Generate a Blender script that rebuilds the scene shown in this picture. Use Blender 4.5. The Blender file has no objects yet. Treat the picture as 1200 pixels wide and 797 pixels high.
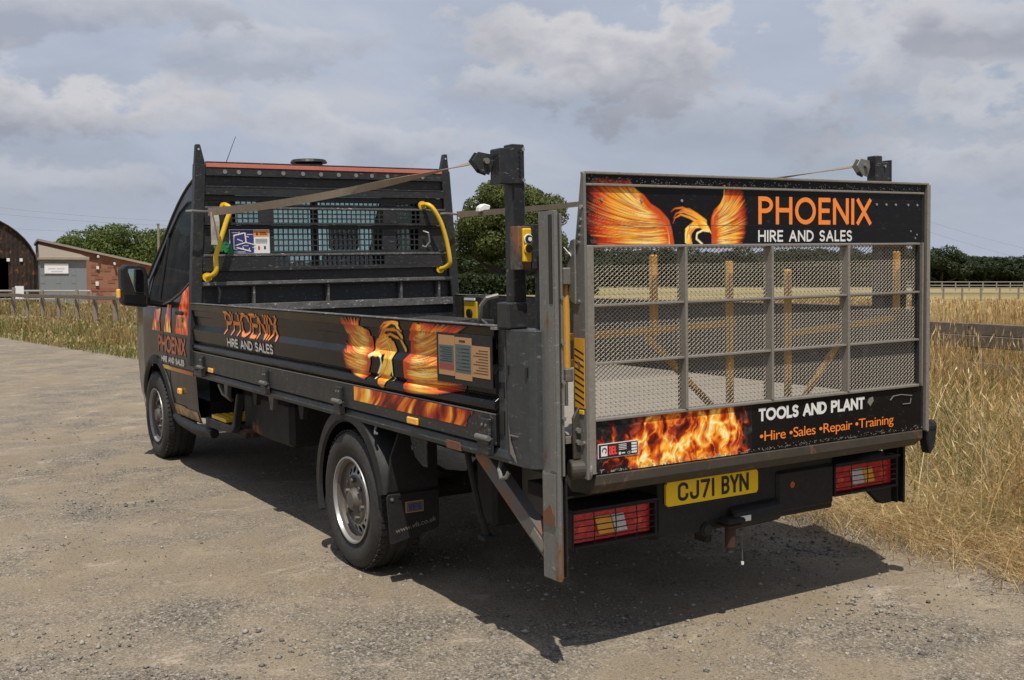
import bpy, bmesh, math, random
import numpy as np
from mathutils import Vector, Matrix, noise
random.seed(7); np.random.seed(7)
S = bpy.context.scene
PI = math.pi; rad = math.radians
# ---------------------------------------------------------------- camera
# calibrated camera in the truck's own frame (x right of truck, y forward, z up)
F_PX = 1290.65
TC = Vector((-3.1755, -3.2906, 1.5017)); YAW, PIT, ROL = 0.5482, 0.0684, -0.0181
def cam_axes(yaw, pit, rol):
    fw = Vector((math.sin(yaw)*math.cos(pit), math.cos(yaw)*math.cos(pit), -math.sin(pit)))
    r = fw.cross(Vector((0, 0, 1))).normalized(); u = r.cross(fw)
    return r*math.cos(rol)+u*math.sin(rol), -r*math.sin(rol)+u*math.cos(rol), fw
def cam_mat(C, ax):
    r, u, f = ax
    return Matrix(((r.x, u.x, -f.x, C.x), (r.y, u.y, -f.y, C.y), (r.z, u.z, -f.z, C.z), (0, 0, 0, 1)))
AT = cam_axes(YAW, PIT, ROL); AW = cam_axes(YAW, 0.0538, 0.0)
R_tw = cam_mat(Vector((0,0,0)), AW) @ cam_mat(Vector((0,0,0)), AT).inverted()
FIX = Vector((-0.4, 1.6, 0))
TRUCK = Matrix.Translation(FIX) @ R_tw @ Matrix.Translation(-FIX)      # truck frame -> world (it leans about 1 degree)
WC = TRUCK @ TC
cd = bpy.data.cameras.new('camera'); cam = bpy.data.objects.new('camera', cd); S.collection.objects.link(cam)
cam.matrix_world = cam_mat(WC, AW); cd.sensor_width = 36; cd.lens = F_PX/1200*36; cd.clip_start = .1; cd.clip_end = 3000
S.camera = cam
def truck_pt(px, py, ax, val):        # pixel of the photograph -> point on a plane of the truck
    r, u, f = AT; d = f + r*((px-600)/F_PX) - u*((py-398.5)/F_PX)
    t = (val-TC[ax])/d[ax]; return TC+d*t
def world_pt(px, py, depth):          # pixel -> world point at a distance
    r, u, f = AW; return WC + (f + r*((px-600)/F_PX) - u*((py-398.5)/F_PX))*depth
# ---------------------------------------------------------------- sky, sun, exposure
sdir = (R_tw @ Vector((-0.215, -0.42, 1.0))).normalized()
EL = math.asin(sdir.z); AZ = math.atan2(sdir.x, sdir.y)
W = bpy.data.worlds.new('World'); S.world = W; W.use_nodes = True
nt = W.node_tree; nt.nodes.clear()
def N(t, **k):
    n = nt.nodes.new(t)
    for a, b in k.items(): setattr(n, a, b)
    return n
L = lambda a, b: nt.links.new(a, b)
out = N('ShaderNodeOutputWorld'); bg = N('ShaderNodeBackground'); L(bg.outputs[0], out.inputs[0])
sky = N('ShaderNodeTexSky'); sky.sky_type = 'NISHITA'; sky.sun_disc = False
sky.sun_elevation = EL; sky.sun_rotation = AZ % (2*PI)
sky.air_density = 1.2; sky.dust_density = 2.5
tc = N('ShaderNodeTexCoord'); sep = N('ShaderNodeSeparateXYZ'); L(tc.outputs['Generated'], sep.inputs[0])
def M(op, a, b=None, c=None):
    n = N('ShaderNodeMath', operation=op)
    for i, v in enumerate((a, b, c)):
        if v is None: continue
        if isinstance(v, (int, float)): n.inputs[i].default_value = v
        else: L(v, n.inputs[i])
    return n.outputs[0]
zc = M('MAXIMUM', M('ADD', sep.outputs[2], 0.24), 0.06)
cx = M('DIVIDE', sep.outputs[0], zc); cy = M('DIVIDE', sep.outputs[1], zc)
cmb = N('ShaderNodeCombineXYZ'); L(cx, cmb.inputs[0]); L(cy, cmb.inputs[1])
def noi(scale, detail, rough, dist=0., off=(0, 0, 0), sc=(1, 1, 1)):
    mp = N('ShaderNodeMapping'); mp.inputs['Location'].default_value = off; mp.inputs['Scale'].default_value = sc
    L(cmb.outputs[0], mp.inputs[0])
    n = N('ShaderNodeTexNoise'); n.inputs['Scale'].default_value = scale; n.inputs['Detail'].default_value = detail
    n.inputs['Roughness'].default_value = rough; n.inputs['Distortion'].default_value = dist
    L(mp.outputs[0], n.inputs['Vector']); return n.outputs[0]
big = noi(0.55, 6, .55, .3, (3.1, 1.2, 0)); fine = noi(1.5, 10, .6, .4, (7.7, 2.4, 3)); 
def ramp(v, stops):
    n = N('ShaderNodeValToRGB'); e = n.color_ramp.elements
    while len(e) < len(stops): e.new(.5)
    for i, (p, c) in enumerate(stops): e[i].position = p; e[i].color = (*c, 1)
    L(v, n.inputs[0]); return n.outputs[0]
cover = ramp(M('ADD', M('MULTIPLY', big, .6), M('MULTIPLY', fine, .4)), [(.36, (.35,.35,.35)), (.52, (1,1,1))])
shade = ramp(M('ADD', M('MULTIPLY', noi(0.9, 8, .55, .5, (11.3, 5.1, 2)), .75), M('MULTIPLY', fine, .25)),
             [(.34, (.33,.35,.41)), (.44, (.41,.455,.55)), (.54, (.44,.495,.605)), (.66, (.56,.575,.625))])
skc = N('ShaderNodeMixRGB', blend_type='MULTIPLY'); skc.inputs[0].default_value = 1; L(sky.outputs[0], skc.inputs[1]); skc.inputs[2].default_value = (.075, .075, .08, 1)
mx = N('ShaderNodeMixRGB'); L(cover, mx.inputs[0]); L(skc.outputs[0], mx.inputs[1]); L(shade, mx.inputs[2])
hz_ = N('ShaderNodeMapRange', interpolation_type='SMOOTHSTEP'); L(sep.outputs[2], hz_.inputs[0]); hz_.inputs[1].default_value = -.02; hz_.inputs[2].default_value = .22; hz_.inputs[3].default_value = .85; hz_.inputs[4].default_value = 0
hm = N('ShaderNodeMixRGB'); L(hz_.outputs[0], hm.inputs[0]); L(mx.outputs[0], hm.inputs[1]); hm.inputs[2].default_value = (.415,.455,.55,1); mx = hm
mpc = N('ShaderNodeMapping'); mpc.inputs['Scale'].default_value = (1, 1, 1.7); L(tc.outputs['Generated'], mpc.inputs[0])
def dn(scale, detail, rough):
    n = N('ShaderNodeTexNoise'); n.inputs['Scale'].default_value = scale; n.inputs['Detail'].default_value = detail; n.inputs['Roughness'].default_value = rough; L(mpc.outputs[0], n.inputs['Vector']); return n.outputs[0]
bil = dn(11, 9, .58); bil2 = dn(30, 6, .6)
# cumulus puffs, each a direction on the sky
last = mx.outputs[0]
for px, py, sx, sy, amt in [(735, 66, .135, .045, .95), (610, 100, .10, .020, .55), (95, 125, .085, .030, .9), (200, 140, .06, .020, .6), (1040, 58, .10, .055, .7), (1150, 130, .09, .040, .6), (310, 55, .09, .024, .45), (90, 8, .16, .022, .6), (1160, 20, .10, .03, .6), (430, 160, .12, .030, .5), (880, 130, .10, .03, .35), (60, 210, .11, .02, .4), (1130, 190, .10, .03, .4)]:
    d = (world_pt(px, py, 1) - WC).normalized(); r, u, f = AW
    dr = (r - d*r.dot(d)).normalized(); du = dr.cross(d).normalized()
    vr = N('ShaderNodeVectorMath', operation='DOT_PRODUCT'); L(tc.outputs['Generated'], vr.inputs[0]); vr.inputs[1].default_value = dr
    vu = N('ShaderNodeVectorMath', operation='DOT_PRODUCT'); L(tc.outputs['Generated'], vu.inputs[0]); vu.inputs[1].default_value = du
    vf = N('ShaderNodeVectorMath', operation='DOT_PRODUCT'); L(tc.outputs['Generated'], vf.inputs[0]); vf.inputs[1].default_value = d
    aa = M('DIVIDE', vr.outputs['Value'], sx); bb = M('DIVIDE', vu.outputs['Value'], sy)
    rr = M('SQRT', M('ADD', M('MULTIPLY', aa, aa), M('MULTIPLY', bb, bb)))
    rr = M('ADD', rr, M('ADD', M('MULTIPLY', M('SUBTRACT', bil, .5), 4.2), M('MULTIPLY', M('SUBTRACT', bil2, .5), .9)))
    m = N('ShaderNodeMapRange', interpolation_type='SMOOTHSTEP'); L(rr, m.inputs[0]); m.inputs[1].default_value = .62; m.inputs[2].default_value = 1.12
    m.inputs[3].default_value = amt; m.inputs[4].default_value = 0
    fac = M('MULTIPLY', m.outputs[0], M('GREATER_THAN', vf.outputs['Value'], 0))
    top = N('ShaderNodeMapRange'); L(M('ADD', bb, M('MULTIPLY', M('SUBTRACT', bil, .5), 5)), top.inputs[0]); top.inputs[1].default_value = -.9; top.inputs[2].default_value = .6
    cc = N('ShaderNodeMixRGB'); L(top.outputs[0], cc.inputs[0]); cc.inputs[1].default_value = (.325,.345,.41,1); cc.inputs[2].default_value = (.63,.625,.65,1)
    m2 = N('ShaderNodeMixRGB'); L(fac, m2.inputs[0]); L(last, m2.inputs[1]); L(cc.outputs[0], m2.inputs[2]); last = m2.outputs[0]
L(last, bg.inputs[0]); bg.inputs[1].default_value = 1.0
# strength is applied through the colours above: the raw sky is multiplied by 0.075
sl = bpy.data.lights.new('sun', 'SUN'); sun = bpy.data.objects.new('sun', sl); S.collection.objects.link(sun)
sl.energy = 4.7; sl.angle = rad(.55); sl.color = (1, .94, .84)
sun.rotation_euler = sdir.to_track_quat('Z', 'Y').to_euler(); sun.location = (0, 0, 30)
S.view_settings.view_transform = 'Standard'; S.view_settings.look = 'None'; S.view_settings.exposure = 0; S.view_settings.gamma = 1

# ---------------------------------------------------------------- helpers
COL = S.collection
def tag(o, label=None, cat=None, group=None, kind=None):
    if label: o['label'] = label
    if cat: o['category'] = cat
    if group: o['group'] = group
    if kind: o['kind'] = kind
    return o
def empty(name, mat=None, loc=None):
    o = bpy.data.objects.new(name, None); COL.objects.link(o)
    o.empty_display_size = .2
    if mat is not None: o.matrix_world = mat
    if loc is not None: o.location = loc
    return o
class MB:
    def __init__(s): s.v = []; s.f = []
    def add(s, vs, fs):
        b = len(s.v); s.v += [tuple(v) for v in vs]; s.f += [tuple(i+b for i in f) for f in fs]; return s
    def box(s, x0, x1, y0, y1, z0, z1):
        if x0 > x1: x0, x1 = x1, x0
        if y0 > y1: y0, y1 = y1, y0
        if z0 > z1: z0, z1 = z1, z0
        return s.add([(x0,y0,z0),(x1,y0,z0),(x1,y1,z0),(x0,y1,z0),(x0,y0,z1),(x1,y0,z1),(x1,y1,z1),(x0,y1,z1)],
              [(0,3,2,1),(4,5,6,7),(0,1,5,4),(1,2,6,5),(2,3,7,6),(3,0,4,7)])
    def beam(s, p, q, w, h, up=(0,0,1), w2=None, h2=None):
        p = Vector(p); q = Vector(q); d = (q-p).normalized(); a = d.cross(Vector(up))
        if a.length < 1e-4: a = d.cross(Vector((1,0,0)))
        a.normalize(); b = a.cross(d); w2 = w if w2 is None else w2; h2 = h if h2 is None else h2
        vs = []
        for c, ww, hh in ((p, w, h), (q, w2, h2)):
            for i, j in ((-1,-1),(1,-1),(1,1),(-1,1)): vs.append(c+a*(i*ww/2)+b*(j*hh/2))
        return s.add(vs, [(3,2,1,0),(4,5,6,7),(0,1,5,4),(1,2,6,5),(2,3,7,6),(3,0,4,7)])
    def cyl(s, p, q, r, n=12, r2=None, cap=True):
        p = Vector(p); q = Vector(q); d = (q-p).normalized(); a = d.orthogonal().normalized(); b = d.cross(a); r2 = r if r2 is None else r2
        vs = [p+(a*math.cos(2*PI*i/n)+b*math.sin(2*PI*i/n))*r for i in range(n)]+[q+(a*math.cos(2*PI*i/n)+b*math.sin(2*PI*i/n))*r2 for i in range(n)]
        fs = [(i, (i+1)%n, n+(i+1)%n, n+i) for i in range(n)]
        if cap: fs += [tuple(range(n))[::-1], tuple(range(n, 2*n))]
        return s.add(vs, fs)
    def tube(s, pts, r, n=8):
        pts = [Vector(p) for p in pts]; rings = []; a = None
        rs = r if isinstance(r, (list, tuple)) else [r]*len(pts)
        for i, p in enumerate(pts):
            d = (pts[min(i+1, len(pts)-1)]-pts[max(i-1, 0)]).normalized()
            a = d.orthogonal().normalized() if a is None else (a-d*a.dot(d)).normalized()
            b = d.cross(a)
            rings.append([p+(a*math.cos(2*PI*k/n)+b*math.sin(2*PI*k/n))*rs[i] for k in range(n)])
        vs = [v for g in rings for v in g]; fs = []
        for i in range(len(pts)-1):
            for k in range(n): fs.append((i*n+k, i*n+(k+1)%n, (i+1)*n+(k+1)%n, (i+1)*n+k))
        fs += [tuple(range(n))[::-1], tuple(range((len(pts)-1)*n, len(pts)*n))]
        return s.add(vs, fs)
    def prism(s, poly, ax, a, b):        # poly in the two other axes (in order), extruded along ax from a to b
        def P(t, c):
            t = list(t); t.insert(ax, c); return tuple(t)
        n = len(poly); vs = [P(t, a) for t in poly]+[P(t, b) for t in poly]
        fs = [tuple(range(n)), tuple(range(n, 2*n))[::-1]]+[(i, i+n, (i+1)%n+n, (i+1)%n) for i in range(n)]
        return s.add(vs, fs)
    def lathe(s, prof, c, n=40):         # around the x axis: prof = (x, radius)
        c = Vector(c); m = len(prof)
        vs = [c+Vector((x, r*math.cos(2*PI*i/n), r*math.sin(2*PI*i/n))) for i in range(n) for x, r in prof]
        fs = [(i*m+j, i*m+j+1, ((i+1)%n)*m+j+1, ((i+1)%n)*m+j) for i in range(n) for j in range(m-1)]
        return s.add(vs, fs)
    def build(s, name, mat, parent=None, bevel=0, smooth=False, seg=1, label=None):
        me = bpy.data.meshes.new(name); me.from_pydata(s.v, [], s.f); me.update()
        bm = bmesh.new(); bm.from_mesh(me); bmesh.ops.recalc_face_normals(bm, faces=bm.faces); bm.to_mesh(me); bm.free()
        me.materials.append(mat); o = bpy.data.objects.new(name, me); COL.objects.link(o)
        if parent is not None: o.parent = parent
        if smooth:
            me.polygons.foreach_set('use_smooth', [True]*len(me.polygons))
            try: me.set_sharp_from_angle(angle=rad(40))
            except Exception: pass
        if bevel:
            m = o.modifiers.new('bevel', 'BEVEL'); m.width = bevel; m.segments = seg; m.limit_method = 'ANGLE'; m.angle_limit = rad(40)
        if label: o['label'] = label
        return o
def arr_mesh(name, V, Fq, mat, parent=None, cols=None):
    me = bpy.data.meshes.new(name); V = np.asarray(V, dtype=np.float32); Fq = np.asarray(Fq, dtype=np.int32)
    k = Fq.shape[1]
    me.vertices.add(len(V)); me.vertices.foreach_set('co', V.ravel())
    me.loops.add(Fq.size); me.loops.foreach_set('vertex_index', Fq.ravel())
    me.polygons.add(len(Fq)); me.polygons.foreach_set('loop_start', np.arange(0, Fq.size, k, dtype=np.int32))
    me.update(calc_edges=True)
    if cols is not None:
        a = me.color_attributes.new('paint', 'FLOAT_COLOR', 'POINT')
        c = np.ones((len(V), 4), dtype=np.float32); c[:, :3] = cols; a.data.foreach_set('color', c.ravel())
    me.materials.append(mat); o = bpy.data.objects.new(name, me); COL.objects.link(o)
    if parent is not None: o.parent = parent
    return o
# ---------------------------------------------------------------- materials
class NT:
    def __init__(s, name):
        s.m = bpy.data.materials.new(name); s.m.use_nodes = True; s.t = s.m.node_tree; s.b = s.t.nodes['Principled BSDF']; s._co = None
    def n(s, t, **k):
        x = s.t.nodes.new(t)
        for a, b in k.items(): setattr(x, a, b)
        return x
    def l(s, a, b): s.t.links.new(a, b)
    def co(s):
        if s._co is None: s._co = s.n('ShaderNodeTexCoord').outputs['Object']
        return s._co
    def noise(s, scale, detail=4, rough=.55, sc=(1,1,1), dist=0):
        mp = s.n('ShaderNodeMapping'); mp.inputs['Scale'].default_value = sc; s.l(s.co(), mp.inputs[0])
        x = s.n('ShaderNodeTexNoise'); x.inputs['Scale'].default_value = scale; x.inputs['Detail'].default_value = detail
        x.inputs['Roughness'].default_value = rough; x.inputs['Distortion'].default_value = dist
        s.l(mp.outputs[0], x.inputs['Vector']); return x.outputs[0]
    def ramp(s, v, stops):
        x = s.n('ShaderNodeValToRGB'); e = x.color_ramp.elements
        while len(e) < len(stops): e.new(.5)
        for i, (p, c) in enumerate(stops):
            e[i].position = p; e[i].color = (*c, 1) if hasattr(c, '__len__') else (c, c, c, 1)
        s.l(v, x.inputs[0]); return x.outputs[0]
    def mix(s, f, a, b, mode='MIX'):
        x = s.n('ShaderNodeMixRGB', blend_type=mode)
        for i, v in ((0, f), (1, a), (2, b)):
            if isinstance(v, (int, float)): x.inputs[i].default_value = v if i == 0 else (v, v, v, 1)
            elif isinstance(v, tuple): x.inputs[i].default_value = (*v, 1)
            else: s.l(v, x.inputs[i])
        return x.outputs[0]
    def bump(s, h, strength=.3, dist=.01):
        x = s.n('ShaderNodeBump'); x.inputs['Strength'].default_value = strength; x.inputs['Distance'].default_value = dist
        s.l(h, x.inputs['Height']); s.l(x.outputs[0], s.b.inputs['Normal'])
    def base(s, c):
        if isinstance(c, tuple): s.b.inputs['Base Color'].default_value = (*c, 1)
        else: s.l(c, s.b.inputs['Base Color'])
    def set(s, rough=None, metal=None, spec=None, **k):
        if rough is not None:
            if isinstance(rough, (int, float)): s.b.inputs['Roughness'].default_value = rough
            else: s.l(rough, s.b.inputs['Roughness'])
        if metal is not None: s.b.inputs['Metallic'].default_value = metal
        if spec is not None: s.b.inputs['Specular IOR Level'].default_value = spec
        return s.m
def worn(name, col, dirt=(.25,.22,.18), rough=.5, metal=0., amt=.35, scr=.0, scrcol=(.45,.44,.42), scale=6, rust=0., spec=.5, bump=.15):
    t = NT(name)
    lo = t.noise(scale, 6, .65); hi = t.noise(scale*9, 4, .6)
    d = t.ramp(lo, [(.42, 0), (.72, 1)])
    c = t.mix(t.mix(1.0, d, amt, 'MULTIPLY'), tuple(col), tuple(a*.5+b*.5 for a, b in zip(col, dirt)))
    c = t.mix(t.mix(1.0, t.ramp(hi, [(.45, 0), (.8, 1)]), amt*.8, 'MULTIPLY'), c, dirt)
    if scr:
        s1 = t.noise(26, 5, .75, (1, 1, 3), .6)
        c = t.mix(t.mix(1.0, t.ramp(s1, [(.60, 0), (.66, 1)]), scr, 'MULTIPLY'), c, scrcol)
    if rust:
        r1 = t.noise(5, 7, .7, (1, 1, .6), .4)
        c = t.mix(t.ramp(r1, [(.62-.25*rust, 0), (.70-.2*rust, 1)]), c, t.mix(hi, (.13,.045,.018), (.30,.13,.05)))
    t.base(c); t.set(rough=t.ramp(lo, [(.3, max(rough-.12, .05)), (.7, min(rough+.15, 1))]), metal=metal, spec=spec)
    t.bump(hi, bump, .002)
    return t.m
def flat(name, col, rough=.5, metal=0, spec=.5):
    t = NT(name); h = t.noise(40, 4, .6)
    t.base(t.mix(t.ramp(h, [(.3, 0), (.8, .35)]), tuple(col), tuple(c*.7+.01 for c in col)))
    return t.set(rough=rough, metal=metal, spec=spec)
m_char = worn('charcoal_paint', (.020,.0215,.024), dirt=(.10,.095,.085), rough=.42, amt=.22, scr=.25, scale=5, spec=.3)
m_charw = worn('scuffed_charcoal_paint', (.019,.020,.021), dirt=(.10,.093,.083), rough=.65, amt=.30, scr=.6, scrcol=(.30,.29,.275), scale=7, spec=.3)
m_scuff = worn('scraped_ledge_paint', (.05,.05,.052), dirt=(.25,.24,.22), rough=.7, amt=.75, scr=1.0, scrcol=(.6,.59,.57), scale=18)
m_vinyl = worn('gloss_black_vinyl', (.008,.008,.009), dirt=(.035,.033,.03), rough=.18, amt=.06, scr=.05, scale=4, bump=.006, spec=.14)
m_pillar = worn('slate_paint', (.036,.041,.045), dirt=(.13,.125,.115), rough=.48, amt=.25, scr=.30, scale=4, spec=.35)
m_cab = worn('cab_paint', (.011,.0115,.0125), dirt=(.05,.048,.045), rough=.14, amt=.05, scale=3, bump=.004, spec=.16)
m_plast = worn('black_plastic', (.012,.0125,.0135), dirt=(.07,.066,.06), rough=.55, amt=.25, scale=6, spec=.3)
m_under = worn('grimy_underbody', (.010,.0095,.009), dirt=(.045,.038,.03), rough=.8, amt=.5, scale=8, rust=.02)
m_galv = worn('galvanised_steel', (.20,.20,.19), dirt=(.16,.13,.10), rough=.5, metal=.45, amt=.6, scr=.4, scrcol=(.5,.5,.48), scale=7, rust=.06)
m_mast = worn('worn_mast_metal', (.20,.205,.20), dirt=(.12,.11,.10), rough=.45, metal=.5, amt=.6, scr=.5, scrcol=(.46,.45,.43), scale=9, rust=.12)
m_mesh = worn('dusty_expanded_metal', (.42,.375,.305), dirt=(.22,.18,.14), rough=.6, metal=.1, amt=.5, scale=7)
m_gbar = worn('dusty_aluminium', (.26,.24,.21), dirt=(.13,.11,.088), rough=.5, metal=.35, amt=.6, scr=.3, scale=8)
m_beam = worn('rusty_beam', (.045,.039,.030), dirt=(.09,.07,.05), rough=.6, metal=.2, amt=.6, scale=6, rust=.16)
m_strut = worn('rusty_strut', (.11,.115,.12), dirt=(.14,.11,.08), rough=.55, metal=.3, amt=.5, scale=5, rust=.5)
m_rust = worn('rust', (.13,.055,.03), dirt=(.22,.10,.05), rough=.85, amt=.8, scale=12)
m_drust = worn('dark_rust', (.045,.020,.013), dirt=(.07,.035,.022), rough=.9, amt=.8, scale=14)
m_yel = worn('yellow_paint', (.72,.45,.012), dirt=(.25,.16,.03), rough=.4, amt=.35, scr=.2, scrcol=(.12,.08,.03), scale=10)
m_yelr = worn('rusty_yellow_paint', (.62,.31,.035), dirt=(.30,.16,.07), rough=.5, amt=.5, scale=9, rust=.12)
m_red = worn('faded_red_tape', (.50,.13,.09), dirt=(.5,.3,.25), rough=.5, amt=.4, scale=9)
m_rubber = worn('tyre_rubber', (.016,.016,.016), dirt=(.11,.095,.075), rough=.75, amt=.45, scale=9, bump=.3)
m_rim = worn('silver_wheel_paint', (.36,.36,.355), dirt=(.16,.14,.12), rough=.42, metal=.5, amt=.6, scale=14, rust=.0)
m_barrel = worn('dark_wheel_barrel', (.12,.11,.10), dirt=(.16,.11,.08), rough=.6, metal=.4, amt=.7, scale=12)  # barrel darker and browner than the rim lip
m_hub = worn('dirty_hub', (.11,.105,.10), dirt=(.2,.15,.1), rough=.5, metal=.5, amt=.7, scale=20)
m_bolt = flat('zinc_bolt', (.45,.44,.42), .3, .8)
m_floor = worn('dusty_plywood', (.21,.185,.155), dirt=(.31,.275,.23), rough=.8, amt=.7, scr=.3, scale=3)
m_strap = worn('dirty_webbing', (.26,.21,.155), dirt=(.12,.095,.07), rough=.9, amt=.6, scale=12, bump=.5)
m_white = flat('white_print', (.72,.72,.70), .4)
m_orange = flat('orange_print', (.90,.24,.025), .4)
m_yplate = flat('yellow_plate', (1.0,.66,.01), .25)
m_black = flat('black_print', (.008,.008,.008), .4)
m_navy = flat('navy_print', (.03,.035,.16), .4); m_redp = flat('red_print', (.55,.02,.03), .4)
m_tan = flat('tan_card', (.45,.25,.11), .5); m_teal = flat('teal_print', (.07,.115,.12), .5); m_maroon = flat('maroon_print', (.28,.05,.05), .5)
m_hole = flat('dull_bright_disc', (.28,.28,.29), .35, .6)
m_green = flat('green_cloth', (.01,.16,.05), .8)
def glass(name, col, rough=.03, alpha=.35):
    t = NT(name); h = t.noise(3, 5); t.base(tuple(col)); t.set(rough=t.ramp(h, [(.3, rough), (.8, rough+.05)]), spec=.7)
    t.b.inputs['Transmission Weight'].default_value = alpha; t.b.inputs['IOR'].default_value = 1.45
    return t.m
m_glass = None
def thin_glass(name, tint, refl=.12):
    t = NT(name); tr = t.n('ShaderNodeBsdfTransparent'); tr.inputs[0].default_value = (*tint, 1)
    gl = t.n('ShaderNodeBsdfGlossy'); gl.inputs['Roughness'].default_value = .02
    lw = t.n('ShaderNodeLayerWeight'); lw.inputs[0].default_value = .35
    mm = t.n('ShaderNodeMixShader'); x = t.n('ShaderNodeMath', operation='MULTIPLY_ADD'); t.l(lw.outputs['Fresnel'], x.inputs[0]); x.inputs[1].default_value = .10; x.inputs[2].default_value = refl*.5
    h = t.noise(5, 4); df = t.n('ShaderNodeBsdfDiffuse'); df.inputs[0].default_value = (.25,.24,.2,1)
    m0 = t.n('ShaderNodeMixShader'); t.l(t.ramp(h, [(.4, .02), (.8, .12)]), m0.inputs[0]); t.l(tr.outputs[0], m0.inputs[1]); t.l(df.outputs[0], m0.inputs[2])
    t.l(x.outputs[0], mm.inputs[0]); t.l(m0.outputs[0], mm.inputs[1]); t.l(gl.outputs[0], mm.inputs[2])
    t.l(mm.outputs[0], t.t.nodes['Material Output'].inputs[0]); return t.m
m_glass = thin_glass('cab_glass', (.78,.88,.85)); m_dglass = thin_glass('tinted_glass', (.05,.065,.06), .03)
def lens(name, col, e=0.0):
    t = NT(name); w = t.noise(60, 2, .5, (1, 1, 3)); t.base(t.mix(w, tuple(col), tuple(min(1, c*1.5+.02) for c in col)))
    t.bump(w, .5, .004); t.set(rough=.12, spec=.8); return t.m
m_lred = lens('red_lens', (.52,.010,.014)); m_lamb = lens('amber_lens', (.92,.36,.03)); m_lclr = lens('clear_lens', (.55,.53,.53))
m_lredb = lens('red_glow_spot', (.95,.06,.03))
m_chrome = flat('chrome', (.75,.75,.76), .08, 1); m_mirror = flat('mirror_glass', (.45,.62,.62), .03, 1)
def attr_mat(name, rough=.3, dirt=.15):
    t = NT(name); a = t.n('ShaderNodeVertexColor'); a.layer_name = 'paint'
    h = t.noise(25, 5, .65); t.base(t.mix(t.ramp(h, [(.5, 0), (.85, dirt)]), a.outputs[0], (.3,.27,.24))); return t.set(rough=rough, spec=.16)
m_art = attr_mat('printed_vinyl', .2, .1); m_artb = attr_mat('printed_panel_art', .4, .35)
# ---------------------------------------------------------------- painter: flat prints as coloured grids
class Canvas:
    def __init__(s, u0, u1, v0, v1, res):
        s.u = np.linspace(u0, u1, int(round((u1-u0)/res))+1); s.w = np.linspace(v0, v1, int(round((v1-v0)/res))+1)
        s.U, s.V = np.meshgrid(s.u, s.w, indexing='ij'); s.c = np.zeros(s.U.shape+(3,)); s.a = np.zeros(s.U.shape); s.res = res
    def over(s, al, col, sl=None):
        sl = sl or (slice(None), slice(None)); al = np.clip(al, 0, 1)
        s.c[sl] = s.c[sl]*(1-al[..., None])+np.asarray(col)*al[..., None]; s.a[sl] = s.a[sl]+(1-s.a[sl])*al
    def stroke(s, pts, w, cols, soft=None, alpha=1.):      # pts (n,2), w and cols along the stroke
        pts = np.asarray(pts, float); n = len(pts); w = np.asarray(w, float)*np.ones(n); soft = soft or s.res*.8
        m = w.max()+soft*2; i0, i1 = np.searchsorted(s.u, [pts[:,0].min()-m, pts[:,0].max()+m]); j0, j1 = np.searchsorted(s.w, [pts[:,1].min()-m, pts[:,1].max()+m])
        if i1-i0 < 1 or j1-j0 < 1: return
        sl = (slice(i0, i1), slice(j0, j1)); U = s.U[sl]; V = s.V[sl]
        best = np.full(U.shape, 1e9); bt = np.zeros(U.shape)
        for k in range(n-1):
            d = pts[k+1]-pts[k]; q = d@d+1e-12; t = np.clip(((U-pts[k,0])*d[0]+(V-pts[k,1])*d[1])/q, 0, 1)
            ds = np.hypot(U-pts[k,0]-t*d[0], V-pts[k,1]-t*d[1])-(w[k]+(w[k+1]-w[k])*t)
            mk = ds < best; best = np.where(mk, ds, best); bt = np.where(mk, (k+t)/(n-1), bt)
        cols = np.asarray(cols, float)
        if cols.ndim == 1: C = cols
        else:
            x = bt*(len(cols)-1); i = np.clip(x.astype(int), 0, len(cols)-2); f = (x-i)[..., None]; C = cols[i]*(1-f)+cols[i+1]*f
        s.over(np.clip(.5-best/soft, 0, 1)*alpha, C, sl)
    def mesh(s, name, mat, parent, fn, bg=(.011,.011,.012)):
        nu, nv = s.U.shape; idx = np.arange(nu*nv).reshape(nu, nv)
        A = s.a; keep = np.maximum.reduce([A[:-1,:-1], A[1:,:-1], A[1:,1:], A[:-1,1:]]) > .06
        q = np.stack([idx[:-1,:-1][keep], idx[1:,:-1][keep], idx[1:,1:][keep], idx[:-1,1:][keep]], 1)
        col = s.c+np.asarray(bg)*(1-A[..., None])
        V = fn(s.U.ravel(), s.V.ravel()); used = np.unique(q); mp = np.full(nu*nv, -1); mp[used] = np.arange(len(used))
        return arr_mesh(name, V[used], mp[q], mat, parent, col.reshape(-1, 3)[used])
def bez(p0, p1, p2, n=9):
    t = np.linspace(0, 1, n)[:, None]; p0, p1, p2 = map(np.asarray, (p0, p1, p2)); return (1-t)**2*p0+2*t*(1-t)*p1+t*t*p2
def lerp_poly(P, s):
    P = np.asarray(P, float); x = s*(len(P)-1); i = min(int(x), len(P)-2); return P[i]*(1-(x-i))+P[i+1]*(x-i)
YEL = (.98,.72,.09); LY = (1.,.86,.36); ORA = (.93,.30,.02); RED = (.66,.05,.012); DRD = (.16,.010,.004); BLK = (.011,.011,.012)
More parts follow.
